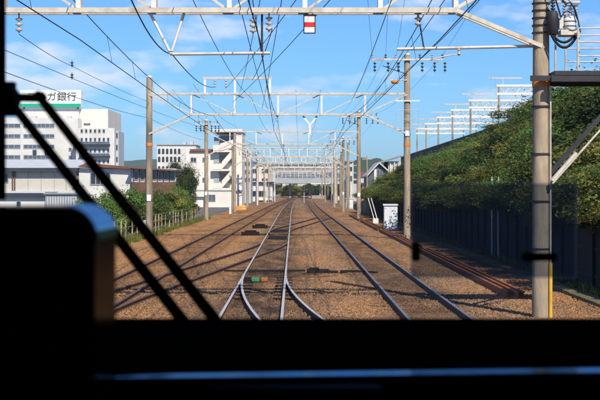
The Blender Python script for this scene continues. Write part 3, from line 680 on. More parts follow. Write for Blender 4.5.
# ---------------------------------------------------------------- trackside things at right
def cabinet(x, y, wd, h, label):
    t = thing('relay_cabinet', label, 'cabinet', (x, y, 0))
    Bx(-wd/2 - .05, wd/2 + .05, -0.3, 0.3, -0.05, 0.12).build('plinth', M['concrete'], t)
    Bx(-wd/2, wd/2, -0.24, 0.24, 0.12, h).build('body', M['cabinet'], t, bevel=0.015)
    for s in (-1, 1):
        d = Bx(min(s*0.012, s*(wd/2-.03)), max(s*0.012, s*(wd/2-.03)), -0.262, -0.242, 0.18, h - 0.08).build('door', M['cabinet'], t, bevel=0.006)
        Bx(s*0.05 - .015, s*0.05 + .015, -0.285, -0.264, h * .5, h * .5 + 0.14).build('handle', M['dark_steel'], d)
    MB().add([(-wd/2-.05,-.32,h),(wd/2+.05,-.32,h),(wd/2+.05,.3,h+.07),(-wd/2-.05,.3,h+.07),(-wd/2-.05,-.32,h+.03),(wd/2+.05,-.32,h+.03),(wd/2+.05,.3,h+.1),(-wd/2-.05,.3,h+.1)],
             [(0,3,2,1),(4,5,6,7),(0,1,5,4),(1,2,6,5),(2,3,7,6),(3,0,4,7)])
    b = MB(); b.add([(-wd/2-.05,-.32,h),(wd/2+.05,-.32,h),(wd/2+.05,.3,h+.07),(-wd/2-.05,.3,h+.07),(-wd/2-.05,-.32,h+.03),(wd/2+.05,-.32,h+.03),(wd/2+.05,.3,h+.1),(-wd/2-.05,.3,h+.1)],
             [(0,3,2,1),(4,5,6,7),(0,1,5,4),(1,2,6,5),(2,3,7,6),(3,0,4,7)]); b.build('roof', M['cabinet'], t)
cabinet(5.4, 83.5, 0.8, 1.5, 'larger white relay cabinet in front of the dark wall')
cabinet(6.3, 178, 0.9, 1.3, 'smaller, more distant white relay cabinet by the fourth gantry')
gu = thing('stay_guard', 'pair of slanting white stay guards on a white block before the hedge', 'stay', (5.45, 101, 0))
Bx(-0.2, 0.2, -0.2, 0.2, 0, 0.38).build('block', M['white_steel'], gu, bevel=0.02)
for s in (-0.12, 0.1): MB().tube([(s, 0, 0.38), (s - 0.42, 0.0, 1.85)], 0.035, 8).build('guard', M['white_steel'], gu)
for i, (x, y) in enumerate(((6.9, 50.3), (7.0, 49.4))):
    s = MB().tube([(0, 0, 0), (0, 0, 2.9)], 0.035, 8).build('stake', M['white_steel']); s.location = (x, y, 0)
    tag(s, ['left', 'right'][i] + ' of two thin pale stakes standing against the hedge', 'stake')
tr = thing('cable_trough', 'concrete cable trough with lids along the foot of the dark wall', 'cable trough', (6.35, 0, 0))
lid = Bx(-0.2, 0.2, 0.01, 0.99, 0.0, 0.09).build('lid', M['dirt'], tr); lm = lid.data; bpy.data.objects.remove(lid)
for k in range(70): link('lid', lm, tr, (random.uniform(-.012, .012), 27 + k, random.uniform(-.012, .006)), random.uniform(-.01, .01))

# ---------------------------------------------------------------- foliage
def crown_mesh(name, seed, rx, ry, rz, ncl, per, leaf, mats, droop=0.0):
    g = np.random.default_rng(seed)
    d = g.normal(size=(ncl, 3)); d /= np.linalg.norm(d, axis=1)[:, None]
    rad = 0.45 + 0.5 * g.random(ncl) ** 0.6
    c = d * rad[:, None] * np.array([rx, ry, rz])
    c[:, 2] = np.where(c[:, 2] < -0.5 * rz, c[:, 2] * 0.7, c[:, 2])
    cr = (0.17 + 0.2 * g.random(ncl)) * min(rx, ry, rz)
    idx = np.repeat(np.arange(ncl), per); n = len(idx)
    o = g.normal(size=(n, 3)); o /= np.linalg.norm(o, axis=1)[:, None]
    p = c[idx] + o * (cr[idx] * (0.35 + 0.75 * g.random(n) ** 0.5))[:, None] * np.array([1.15, 1.15, 0.85])
    stray = g.random(n) < 0.08; p[stray] += (o[stray] + np.array([0, 0, .6])) * cr[idx][stray][:, None] * (0.3 + 0.9 * g.random(stray.sum()))[:, None]
    nm = o * 0.8 + np.array([0, 0, 0.55]) + g.normal(size=(n, 3)) * 0.5; nm /= np.linalg.norm(nm, axis=1)[:, None]
    r = g.normal(size=(n, 3)); a = np.cross(nm, r); a /= np.linalg.norm(a, axis=1)[:, None]; b = np.cross(nm, a)
    s = leaf * (0.6 + 0.8 * g.random(n))[:, None]
    v = np.stack([p - a * s, p + b * s * 0.55, p + a * s, p - b * s * 0.55], 1).reshape(-1, 3)
    me = bpy.data.meshes.new(name)
    me.vertices.add(n * 4); me.vertices.foreach_set('co', v.ravel())
    me.loops.add(n * 4); me.loops.foreach_set('vertex_index', np.arange(n * 4))
    me.polygons.add(n); me.polygons.foreach_set('loop_start', np.arange(0, n * 4, 4)); me.polygons.foreach_set('loop_total', np.full(n, 4))
    for m in mats: me.materials.append(m)
    cm = g.integers(0, len(mats), ncl); me.polygons.foreach_set('material_index', cm[idx].astype(np.int32))
    me.update(calc_edges=True); me.validate(); return me
def trunk_mesh(name, seed, h, r, spread):
    g = random.Random(seed); b = MB()
    for k in range(g.choice((2, 3))):
        a = g.uniform(0, 6.28); x, y = math.cos(a) * 0.1, math.sin(a) * 0.1
        pts = [(x, y, -0.2), (x * 2, y * 2, h * 0.35), (x * 4 + g.uniform(-.1, .1), y * 4, h * 0.65), (math.cos(a) * spread, math.sin(a) * spread, h)]
        b.tube(pts, [r, r * .8, r * .55, r * .2], 6)
        for q in range(2):
            a2 = a + g.uniform(-1.2, 1.2); s = Vector(pts[2 - q]); b.tube([s, s + Vector((math.cos(a2) * spread * .6, math.sin(a2) * spread * .6, h * .25))], [r * .5, r * .12], 5)
    o = b.build(name, M['bark']); me = o.data; bpy.data.objects.remove(o); return me
CR = [crown_mesh('crown', 10 + i, 1, 1, 1, (46, 34, 52, 40, 44)[i], (440, 420, 520, 380, 440)[i], (0.029, 0.038, 0.024, 0.040, 0.030)[i], ms) for i, ms in enumerate((
    [M['leaf'], M['leaf_yellow'], M['leaf']], [M['leaf_yellow'], M['leaf'], M['leaf_dark']], [M['leaf'], M['leaf_dark'], M['leaf_fresh']], [M['leaf_fresh'], M['leaf'], M['leaf_fresh']], [M['leaf_dark'], M['leaf'], M['leaf_dark']]))]
TR = [trunk_mesh('trunk', 30 + i, 1.0, 0.06, 0.45) for i in range(3)]
def plant(name, label, cat, x, y, z, rx, rz, kind, group, ry=None, lift=0.9):
    t = thing(name, label, cat, (x, y, z), group)
    link('crown', CR[kind], t, (0, 0, rz * lift), random.uniform(0, 6.28), (rx, ry or rx, rz))
    link('trunk', TR[random.randrange(3)], t, (0, 0, 0), random.uniform(0, 6.28), (max(rx * .8, .5), max(rx * .8, .5), rz * 1.1))
    return t
rnd = random.Random(3)
# planted bank on the right: shrubs of several kinds stepping up the slope
CAP = [(365, .02), (380, .13), (400, .20), (430, .255), (460, .26), (500, .285), (515, .30), (545, .345), (600, .35), (900, .36)]
def capz(x, y):
    px = 300 + F * x / y; r = CAP[0][1]
    for (a, ra), (c, rc) in zip(CAP[:-1], CAP[1:]):
        if a <= px <= c: r = ra + (rc - ra) * (px - a) / (c - a)
    if px > 900: r = .36
    return CZ + r * x
rows = [('hedge_shrub', 'shrub', 'leafy shrub in the front row just above the dark wall', 'front hedge row', 7.75, 32, 152, (1.7, 2.9), (0.6, 1.05), (0, 4, 1, 2, 0)),
        ('bank_shrub', 'shrub', 'bushy shrub in the second row on the planted right bank', 'second row on the bank', 9.9, 40, 156, (1.9, 3.2), (0.7, 1.3), (0, 1, 4, 2, 3)),
        ('bank_shrub', 'shrub', 'sunlit shrub halfway up the planted right bank', 'middle row on the bank', 12.4, 50, 165, (2.2, 3.8), (0.7, 1.5), (1, 1, 0, 2, 3)),
        ('bank_tree', 'tree', 'small broadleaf tree high on the planted right bank', 'upper row on the bank', 15.8, 64, 180, (3.0, 4.8), (0.9, 1.9), (2, 3, 3, 0, 1)),
        ('bank_tree', 'tree', 'low tree on the upper bank below the dark parapet', 'high row on the bank', 20.0, 78, 200, (3.6, 5.6), (0.9, 1.6), (0, 1, 2, 3, 4)),
        ('bank_tree', 'tree', 'low tree right under the dark parapet', 'top row on the bank', 24.6, 100, 240, (4.0, 6.5), (0.8, 1.5), (0, 1, 2, 3, 4))]
for nm, cat, lab, grp, x0, ya, yb, (s0, s1), (h0, h1), kinds in rows:
    y = ya
    while y < yb:
        x = x0 + rnd.uniform(-.1, .1) * (x0 - 4); zb = slopez(x, y) - (rnd.uniform(0.1, 0.55) if x0 < 8 else 0.12); room = capz(x, y) - zb
        rz = min(rnd.uniform(h0, h1) * (1.35 if y < x0 * 6 else 1), room / 1.95 * rnd.choice((0.6, 0.8, 0.95, 1.05, 1.3)))
        if rz > 0.22: plant(nm, lab, cat, x, y, zb, rnd.uniform(0.5, 0.85) * (s0 + s1) / 2 * (0.75 + 0.25 * min(1, rz / h0)), rz, rnd.choice(kinds), grp, lift=0.85)
        y += rnd.uniform(s0, s1) * 1.12
plant('broadleaf_tree', 'fresh green broadleaf tree at the right edge behind the platform brace', 'tree', 13.0, 60, 4.2, 2.3, 1.55, 3, None)
plant('broadleaf_tree', 'bright green tree behind the foot of the equipment platform', 'tree', 14.2, 74, 4.8, 2.3, 1.45, 3, None)
# left shrubs behind the fence
ls = [(-9.4, 66, 1.2, 1.2, 3), (-8.9, 71, 0.9, 0.95, 1), (-9.3, 75, 1.2, 1.3, 3), (-8.8, 80, 0.8, 0.7, 1), (-9.3, 84, 1.25, 1.2, 3), (-8.9, 90, 0.9, 0.9, 3), (-9.3, 95, 1.3, 1.4, 1), (-8.9, 100, 0.95, 1.0, 3), (-9.3, 104.5, 1.2, 1.4, 3), (-8.9, 110, 0.9, 1.05, 1)]
for i, (x, y, rx, rz, k) in enumerate(ls):
    plant('shrub', 'green shrub behind the low left fence, %s from the train' % ['nearest', 'second', 'third', 'fourth', 'fifth', 'sixth', 'seventh', 'eighth', 'ninth', 'last'][i], 'shrub', x, y, 0, rx, rz, k, 'shrubs behind the left fence', lift=0.95)
plant('dark_tree', 'dark green tree between the brown shed and the stair building', 'tree', -13.6, 158, 0, 2.0, 3.0, 4, None)
plant('dark_tree', 'smaller dark tree in front of the stair building', 'tree', -12.4, 150, 0, 1.3, 2.3, 4, None)

def weeds(name, label, x0, x1, y0, y1, count, h, mats, seed):
    g = random.Random(seed); b = MB(); spots = [(g.uniform(x0, x1), g.uniform(y0, y1), g.uniform(.5, 1.3)) for _ in range(count)]
    for x, y, sc in spots:
        for q in range(g.randint(9, 18)):
            a = g.uniform(0, 6.28); L = h * sc * g.uniform(.4, 1.1); r = g.uniform(0, .16); w_ = g.uniform(.008, .018); lean = g.uniform(.1, .5) * L
            bx_, by_ = x + math.cos(a) * r, y + math.sin(a) * r; tx_, ty_ = bx_ + math.cos(a) * lean, by_ + math.sin(a) * lean
            b.add([(bx_ - w_, by_, -.03), (bx_ + w_, by_, -.03), ((bx_ + tx_) / 2 + w_ * .8, (by_ + ty_) / 2, L * .6), (tx_, ty_, L)], [(0, 1, 2, 3)], g.randrange(2))
    tag(b.build(name, mats), label, 'weeds', kind='stuff')
weeds('weeds', 'dry and green weeds growing along the foot of the left fence', -8.6, -7.5, 54, 118, 380, .36, [M['leaf_yellow'], M['leaf']], 4)
weeds('weeds', 'straggling weeds along the foot of the dark wall', 6.55, 7.05, 27, 130, 300, .26, [M['leaf_yellow'], M['leaf_dark']], 9)
# low fence at left
fe = thing('wire_fence', 'low pale post and rail fence along the left edge of the line', 'fence', (-7.95, 0, 0))
fp = MB().bar((0, 0, 0), (0, 0, 1.15), 0.055).build('post', M['concrete_pole'], fe); fpm = fp.data; bpy.data.objects.remove(fp)
for k in range(25): link('post', fpm, fe, (random.uniform(-.05, .05), 58 + k * 2.1 + random.uniform(-.25, .25), -random.uniform(0, .2)))
for z in (0.35, 0.72, 1.08): MB().tube([(0.0, 58, z), (0, 110, z)], 0.012, 5).build('rail', M['concrete_pole'], fe)
for i, (px, py, Y, wd, h, m) in enumerate(((160, 240, 70, .45, .42, 'cabinet'), (173, 229, 84, .35, .3, 'dark_steel'))):
    v = at(px, py, Y); t = thing('notice_board', ['small white notice board on the left fence', 'small dark notice plate on the left fence'][i], 'sign', (-7.85, Y, 0.5 + .15 * i))
    Bx(-wd/2, wd/2, -0.03, 0, 0, h).build('board', M[m], t); MB().tube([(0, 0.02, -0.5), (0, 0.02, h)], 0.02, 6).build('post', M['galv'], t)
mk = thing('marker_post', 'short white marker post with a red foot beside the far left track', 'post', tuple(at(230.3, 216, 131)))
MB().bar((0, 0, 0), (0, 0, 0.8), 0.18, 0.12).build('post', M['sign_white'], mk); MB().bar((0, 0, 0.0), (0, 0, 0.2), 0.2, 0.14).build('foot', M['rust_orange'], mk)
for i, (px, Y) in enumerate(((243, 172), (238, 168))):
    v = at(px, 209, Y); bt = thing('barrier', ['right', 'left'][i] + ' orange and yellow work barrier beyond the white marker post', 'barrier', (v.x, Y, 0))
    MB().add([(-.5,-.2,0),(.5,-.2,0),(.5,.2,0),(-.5,.2,0),(-.45,-.05,.75),(.45,-.05,.75),(.45,.05,.75),(-.45,.05,.75)], [(0,3,2,1),(4,5,6,7),(0,1,5,4),(1,2,6,5),(2,3,7,6),(3,0,4,7)])
    b = MB(); b.add([(-.5,-.2,0),(.5,-.2,0),(.5,.2,0),(-.5,.2,0),(-.45,-.05,.75),(.45,-.05,.75),(.45,.05,.75),(-.45,.05,.75)], [(0,3,2,1),(4,5,6,7),(0,1,5,4),(1,2,6,5),(2,3,7,6),(3,0,4,7)])
    b.build('body', M['yellow' if i == 0 else 'orange'], bt, bevel=0.03); Bx(-.47, .47, -.14, .14, .42, .5).build('stripe', M['orange' if i == 0 else 'yellow'], bt); bt.scale = (.8, .8, .7)

# ---------------------------------------------------------------- buildings
def window(parent, x0, x1, z0, z1, y, glass='glass', mull=1, fr=0.06):
    f = MB()
    f.box(x0 - fr, x1 + fr, y - .07, y, z1, z1 + fr).box(x0 - fr, x1 + fr, y - .1, y, z0 - fr, z0).box(x0 - fr, x0, y - .07, y, z0, z1).box(x1, x1 + fr, y - .07, y, z0, z1)
    for k in range(1, mull): xm = x0 + (x1 - x0) * k / mull; f.box(xm - fr / 2, xm + fr / 2, y - .06, y, z0, z1)
    o = f.build('window', M['frame'], parent); Bx(x0, x1, y - 0.03, y - 0.005, z0, z1).build('pane', M[glass], o); return o
def pxbox(o, px0, px1, py0, py1, Y, depth, m, name='wall', base=None):
    a, c = at(px0, py1, Y), at(px1, py0, Y); L = o.location
    return Bx(a.x - L.x, c.x - L.x, Y - L.y, Y + depth - L.y, (a.z if base is None else base) - L.z, c.z - L.z).build(name, M[m], o)
def pxwin(o, px0, px1, py0, py1, Y, glass='glass', mull=1, fr=0.06, yoff=0.0):
    a, c = at(px0, py1, Y), at(px1, py0, Y); L = o.location
    return window(o, a.x - L.x, c.x - L.x, a.z - L.z, c.z - L.z, Y - L.y - yoff, glass, mull, fr)

# bank tower
YB = 320
bk = thing('office_building', 'tall pale office block with a white rooftop sign and green stripe', 'building', (at(60, 190, YB).x, YB, 0))
pxbox(bk, -60, 78, 118, 190, YB, 30, 'white_wall', base=-.1); pxbox(bk, 60, 108, 109, 190, YB + 6, 24, 'bank_cream', base=-.1)
pxbox(bk, 76, 114.5, 128, 190, YB - 6, 11.9, 'white_wall', base=-.1); pxbox(bk, 20, 79, 108, 118.2, YB + 5, 18, 'white_wall')
pxbox(bk, 114.6, 118.5, 131, 190, YB - 3, 10, 'grey_wall', base=-.1)
for py in (126, 136.5, 147, 157.5): pxwin(bk, -50, 20, py - 2, py + 1.2, YB, 'glass_pale', 12, .12); pxwin(bk, 24, 54, py - 2, py + 1.2, YB, 'glass_pale', 7, .12)
for px in (33, 45): pxwin(bk, px, px + 3.5, 150, 156, YB, 'glass', 1, .1, 0.12)
for py in (129.5, 138, 149, 160):
    for k in range(7 if py > 135 else 6):
        px = 81 + k * 4.4
        pxwin(bk, px, px + 1.7, py, py + 3.0, YB - 6, 'glass', 1, .08)
for py in (144, 155.5):
    pxbox(bk, 79, 109.5, py - .2, py + 1.6, YB - 7.2, 1.18, 'dark_roof', 'balcony')
    pxbox(bk, 79, 109.5, py - 2.2, py - .3, YB - 7.1, .1, 'glass_pale', 'balcony_rail')
for py in (133, 145, 157): pxwin(bk, 115.3, 117.6, py, py + 5, YB - 3, 'glass', 1, .08)
pxwin(bk, 84, 90, 123.5, 125, YB + 6, 'glass', 3, .1)
for k in range(2): pxwin(bk, 69, 71.5, 148 + 8 * k, 151 + 8 * k, YB, 'glass_pale', 1, .08)
for px, w_ in ((30, 6), (48, 9), (66, 5)): pxbox(bk, px, px + w_, 116, 118, YB + 2, 1.5, 'grey_wall', 'roof_unit')
a, c = at(20, 107, YB + 4), at(81, 90, YB + 4)
sb = thing('rooftop_sign', 'white rooftop bank sign with dark lettering over a green stripe', 'sign', (a.x, YB + 4, a.z))
W_, H_ = c.x - a.x, c.z - a.z
Bx(0, W_, 0, 3.0, 0.05, H_).build('sign_box', M['sign_white'], sb)
Bx(0.02, W_ - .02, -0.08, -0.02, 0.06, H_ * 0.2).build('stripe', M['green_sign'], sb)
for x in (0.8, W_ / 2, W_ - .8): Bx(x - .15, x + .15, .5, .9, -0.4, 0.05).build('support', M['dark_steel'], sb)
cu = bpy.data.curves.new('lettering', 'FONT'); cu.body = '\u30b9\u30eb\u30ac\u9280\u884c'; cu.size = 2.15; cu.extrude = 0.03; cu.offset = 0.0; cu.align_x = 'CENTER'; cu.align_y = 'CENTER'
tx = bpy.data.objects.new('lettering_curve', cu); col.objects.link(tx)
bpy.context.view_layer.update()
me = bpy.data.meshes.new_from_object(tx.evaluated_get(bpy.context.evaluated_depsgraph_get())); bpy.data.objects.remove(tx)
me.materials.clear(); me.materials.append(M['sign_ink'])
lo = bpy.data.objects.new('lettering', me); col.objects.link(lo); lo.parent = sb; lo.location = (W_ * 0.52, -0.06, H_ * 0.58); lo.rotation_euler = (R(90), 0, 0)
lo.scale = (1.08, 1, 1)

# long cream depot with grey-blue eaves
YW = 152
dp = thing('depot_building', 'long cream depot with dark eaves behind the wiper arms at left', 'building', (at(30, 190, YW).x, YW, 0))
pxbox(dp, -60, 76, 169, 212, YW, 16, 'stone_wall', base=-.1)
b = MB(); L0, L1_ = at(-64, 167, YW).x - dp.location.x, at(79, 167, YW).x - dp.location.x; zr = at(0, 169, YW).z
b.add([(L0,-.8,zr+.1),(L1_,-.8,zr+.1),(L1_,8,zr+1.2),(L0,8,zr+1.2),(L0,17,zr+.1),(L1_,17,zr+.1)], [(0,1,2,3),(3,2,5,4),(0,3,4),(1,5,2),(0,4,5,1)]); b.build('roof', M['pale_roof'], dp)
Bx(L0, L1_, -.86, -.805, zr - .25, zr + .12).build('fascia', M['dark_roof'], dp)
pxbox(dp, -60, 76, 191, 193.5, YW - .35, .33, 'pale_roof', 'ledge')
for px in (12, 14.2): pxbox(dp, px, px + .9, 169.4, 191, YW - .2, .18, 'brown_wall', 'downpipe')
pxwin(dp, -30, 8, 174, 182, YW, 'glass', 6)
for px in (28, 41, 54, 66): pxbox(dp, px, px + .35, 169.4, 191, YW - .06, .05, 'concrete', 'panel_joint')
# white house with red-brown roof and brown bay
hs = thing('white_house', 'white gabled house with red-brown roof edge and a grey window', 'building', (at(100, 190, 150).x, 150, 0))
pxbox(hs, 79, 131, 168.5, 212, 150, 14, 'white_wall', base=-.1)
lx = lambda px: at(px, 190, 150).x - hs.location.x; lz = lambda py: at(0, py, 150).z
b = MB(); rs_ = [(78, 163.2), (100, 164.5), (133, 167.5)]
b.add([(lx(78),-.7,lz(166.5)),(lx(133),-.7,lz(169)),(lx(133),14.4,lz(169)),(lx(78),14.4,lz(166.5)),(lx(88),-.7,lz(163)),(lx(133),-.7,lz(167)),(lx(133),14.4,lz(167)),(lx(88),14.4,lz(163))],
      [(0,3,2,1),(4,5,6,7),(0,1,5,4),(1,2,6,5),(2,3,7,6),(3,0,4,7)]); b.build('roof', M['red_roof'], hs)
pxwin(hs, 91, 110, 173, 184, 150, 'glass', 4, .09)
pxbox(hs, 79, 131, 198, 199.5, 149.9, .09, 'pale_roof', 'band')
for px in (84, 118): pxwin(hs, px, px + 8, 202, 208, 150, 'glass_pale', 2, .08)
bb_ = thing('brown_shed', 'brown boarded shed with grey shutters under a sloping red-brown roof', 'building', (at(150, 190, 149).x, 149, 0))
pxbox(bb_, 131.5, 176, 182, 212, 149, 12, 'brown_wall', base=-.1); pxbox(bb_, 131.5, 176, 168.5, 182.05, 149.3, 11, 'grey_wall')
for k in range(7): pxbox(bb_, 133 + k * 6, 133.9 + k * 6, 169, 182, 149.18, .1, 'brown_wall', 'post')
for k in range(7): pxwin(bb_, 134.6 + k * 6, 138 + k * 6, 171, 179.5, 149.3, 'glass', 1, .05)
bx = lambda px: at(px, 190, 149).x - bb_.location.x
b = MB(); b.add([(bx(130.5),-.8,lz(168.4)),(bx(178),-.8,lz(171.5)),(bx(178),12.5,lz(171.5)),(bx(130.5),12.5,lz(168.4)),(bx(130.5),-.8,lz(167)),(bx(178),-.8,lz(170)),(bx(178),12.5,lz(170)),(bx(130.5),12.5,lz(167))],
      [(0,3,2,1),(4,5,6,7),(0,1,5,4),(1,2,6,5),(2,3,7,6),(3,0,4,7)]); b.build('roof', M['red_roof'], bb_)
# small corrugated shed and van
sh = thing('metal_shed', 'small grey corrugated metal shed beside the white outbuilding', 'shed', (at(61, 190, 122).x, 122, 0))
v0, v1 = at(46, 207, 122), at(77, 193, 122); wd = v1.x - v0.x
Bx(-wd/2, wd/2, 0, 3, -.05, v1.z - .12).build('wall', M['grey_wall'], sh); Bx(-wd/2 - .15, wd/2 + .15, -.2, 3.2, v1.z - .12, v1.z).build('roof', M['grey_roof'], sh)
for k in range(12): Bx(-wd/2 + .05 + k * wd / 12, -wd/2 + .13 + k * wd / 12, -.05, -.004, 0, v1.z - .13).build('rib', M['grey_roof'], sh)
vn = thing('outbuilding', 'low white outbuilding with a dark eave in front of the cream depot', 'building', (at(25, 190, 128).x, 128, 0))
pxbox(vn, -40, 44.5, 196.4, 212, 128, 6, 'white_wall', base=-.1); pxbox(vn, -41, 45.5, 193, 196.4, 127.5, 7, 'dark_roof', 'eave'); pxbox(vn, -41, 45, 191.8, 193, 127.8, 6.5, 'pale_roof', 'roof')
pxwin(vn, 17, 20.5, 201.5, 206, 128, 'glass', 1, .05); pxwin(vn, -20, -5, 199, 205, 128, 'glass', 3, .05)
# arched-window building
YA = 350
ab = thing('arched_window_building', 'pale distant building with two rows of tall narrow windows', 'building', (at(180, 190, YA).x, YA, 0))
pxbox(ab, 157, 196, 145, 200, YA, 14, 'white_wall', base=-.1); pxbox(ab, 181, 200, 148, 200, YA + 14.05, 8, 'grey_wall', base=-.1)
def arch(parent, cx, z0, z1, wd, y):
    m = MB(); r = wd / 2; pts = [(cx - r, z0), (cx + r, z0)] + [(cx + r * math.cos(a), z1 - r + r * math.sin(a)) for a in [math.pi * k / 8 for k in range(9)]]
    n = len(pts); m.add([(x, y, z) for x, z in pts] + [(x, y + .1, z) for x, z in pts], [tuple(range(n)), tuple(range(n, 2*n))[::-1]] + [(i, n+i, n+(i+1) % n, (i+1) % n) for i in range(n)]); m.build('window', M['glass'], parent)
for r_, (z0, z1) in enumerate(((154, 148.5), (162, 156.5), (172, 166))):
    for k in range(6): arch(ab, at(159.2 + k * 4, 0, YA).x - ab.location.x, at(0, z0, YA).z, at(0, z1, YA).z, .6, -.06)
pxbox(ab, 156.4, 196.6, 144.4, 145.1, YA - .3, 14.6, 'concrete', 'parapet')
for px in (183, 190): pxbox(ab, px, px + 3, 141.5, 145, YA + 5, 3, 'grey_wall', 'roof_unit')
# stair building
YS = 200
st = thing('stair_building', 'white building with an open zigzag outside staircase facing the tracks', 'building', (at(214, 190, YS).x, YS, 0))
pxbox(st, 186, 219, 151, 212, YS + 1, 12, 'warm_white', base=-.1)
pxbox(st, 190, 219.5, 149, 151.1, YS + .6, 12.8, 'red_roof', 'eave')
pxbox(st, 219.1, 236, 134, 212, YS + 1.5, 10.7, 'warm_white', base=-.1)
pxbox(st, 236.1, 242, 130.5, 212, YS, 10, 'warm_white', base=-.1)
pxbox(st, 213, 242.6, 129, 131.6, YS - .5, 12, 'warm_white', 'roof')
pxbox(st, 186, 242.2, 190, 191.4, YS - .35, .32, 'grey_roof', 'band'); pxbox(st, 206, 236, 191.5, 212, YS - .3, 3.2, 'warm_white', base=-.1)
for py in (151, 170, 189): pxbox(st, 213, 236, py - 1, py + 1, YS - .2, 1.68, 'warm_white', 'landing')
for py in (145, 164, 183): pxbox(st, 213, 221, py, py + 5.5, YS - .25, .2, 'warm_white', 'parapet')
def stair(pxa, pya, pxb, pyb):
    a, c = at(pxa, pya, YS), at(pxb, pyb, YS); L = st.location; m = MB(); h = 1.05
    m.add([(a.x-L.x, -.3, a.z), (c.x-L.x, -.3, c.z), (c.x-L.x, -.3, c.z+h), (a.x-L.x, -.3, a.z+h), (a.x-L.x, 1.2, a.z), (c.x-L.x, 1.2, c.z), (c.x-L.x, 1.2, c.z+.15), (a.x-L.x, 1.2, a.z+.15)],
          [(0,1,2,3),(4,7,6,5),(0,4,5,1),(3,2,6,7),(1,5,6,2),(0,3,7,4)]); m.build('stair_flight', M['warm_white'], st)
stair(222, 169, 236, 153); stair(222, 188, 236, 172); stair(220, 151, 236, 146)
for py in (158, 178): pxwin(st, 191, 196, py, py + 3.6, YS + 1, 'glass', 2, .07); pxwin(st, 203, 208, py, py + 3.6, YS + 1, 'glass_pale', 2, .07)
for py in (137, 159, 178): pxbox(st, 214, 219, py, py + 6, YS + .9, .08, 'bridge_wall', 'doorway')
pxbox(st, 220.5, 233, 136, 145, YS + 1.4, .08, 'glass_pale', 'opening'); pxbox(st, 220.5, 233, 155, 163, YS + 1.4, .08, 'concrete', 'opening'); pxbox(st, 220.5, 233, 174, 183, YS + 1.4, .08, 'concrete', 'opening')
pxwin(st, 209, 215, 195, 201, YS - .3, 'glass_pale', 2, .06)
# pale slim block right of it
YT = 262
nb = thing('apartment_block', 'narrow pale grey block between the stair building and the station', 'building', (at(246, 190, YT).x, YT, 0))
pxbox(nb, 241, 251, 150, 204, YT, 10, 'grey_wall', base=-.1)
for py in (154, 162, 170, 178): pxwin(nb, 243, 249.5, py, py + 3.5, YT, 'glass', 3, .07)
# station hall
YH = 380
hl = thing('station_hall', 'cream station hall with dark windows left of the long footbridge building', 'building', (at(260, 190, YH).x, YH, 0))
pxbox(hl, 250, 271, 165.5, 202, YH, 14, 'cream_wall', base=-.1); pxbox(hl, 249.5, 271.5, 164.6, 165.6, YH - .3, 14.6, 'concrete', 'parapet')
for py in (169, 178.5):
    for k in range(2): pxwin(hl, 252.5 + k * 9.5, 258.5 + k * 9.5, py, py + 4, YH, 'glass', 3, .1)
pxbox(hl, 248, 273, 186.5, 188.3, YH - 4, 3.9, 'grey_roof', 'canopy')
for px in (250, 257, 264, 271): pxbox(hl, px, px + .9, 188.3, 199.5, YH - 3.6, .25, 'white_steel', 'canopy_post', base=0)
YF = 430
fb_ = thing('station_bridge', 'long pale grey station building bridging over the tracks in the distance', 'building', (at(308, 190, YF).x, YF, 0))
pxbox(fb_, 272, 346, 168, 183.5, YF, 16, 'bridge_wall'); pxbox(fb_, 271, 347, 166.6, 168.1, YF - .6, 17, 'pale_roof', 'roof')
pxbox(fb_, 272, 346, 181.5, 183.4, YF - .3, .28, 'bridge_wall', 'band')
for k in range(17): pxwin(fb_, 274 + k * 4.2, 276.9 + k * 4.2, 172.5, 177.5, YF, 'glass_pale', 2, .08)
for px in (274, 289, 309, 327, 343): pxbox(fb_, px, px + 2, 183.5, 200, YF + 4, 1, 'concrete', 'pier', base=-.1)
for i, (x0, x1, y0, y1) in enumerate(((-9.6, -6.0, 300, 430), (8.6, 13.5, 320, 440))):
    pf = thing('platform', ['left station platform with a pale canopy in the distance', 'right station platform with a pale canopy in the distance'][i], 'platform', ((x0 + x1) / 2, y0, 0))
    hw = (x1 - x0) / 2
    Bx(-hw, hw, 0, y1 - y0, -.1, 1.0).build('deck', M['concrete'], pf); Bx(-hw - .2, hw + .2, 20, y1 - y0 - 5, 3.9, 4.1).build('canopy', M['pale_roof'], pf)
    for k in range(9): Bx(-.12, .12, 25 + k * 12, 25.25 + k * 12, 1.0, 3.9).build('canopy_post', M['white_steel'], pf)
    for k in range(4): Bx(-.9, .9, 40 + k * 20, 40.6 + k * 20, 1.0, 2.2).build('kiosk', M[('green_box', 'grey_roof', 'red_roof', 'dark_roof')[k]], pf)
    Bx(-hw + .1, hw - .1, -.012, -.004, .2, .9).build('end_face', M['white_steel'], pf)
for k in range(16):
    px = 268 + k * 5.2; Y = 455 + (k * 37 % 40); plant('far_tree', 'dark tree under the station bridge, seen far down the line', 'tree', (px - 300) / F * Y, Y, 0, 2.2, 2.0 + 0.5 * ((k * 7) % 3) / 2, (4, 2, 4, 0)[k % 4], 'trees beyond the station')
mp_ = random.Random(21)
for k in range(18):
    Y = 205 + k * 13 + mp_.uniform(-4, 4); sd = -1 if k % 2 else 1; x = xA(Y) + (1.9 + sd * (5.5 + mp_.uniform(0.3, 5.5))); h = mp_.uniform(5.5, 8.5)
    t = thing('line_pole', 'thin pale pole at the %s of the line near the station' % ('left' if sd < 0 else 'right'), 'pole', (x, Y, 0), 'thin poles near the station, %s side' % ('left' if sd < 0 else 'right'))
    MB().tube([(0, 0, 0), (0, 0, h)], [.11, .08], 8).build('shaft', M['white_steel' if k % 3 else 'concrete_pole'], t)
    MB().bar((-0.7, 0, h - .5), (0.7, 0, h - .5), .08).build('crossarm', M['galv'], t)
    for q in (-.6, .6): insulator(t, (q, 0, h - .46), .25, 2, 'porcelain', .08)
rs2 = random.Random(5)
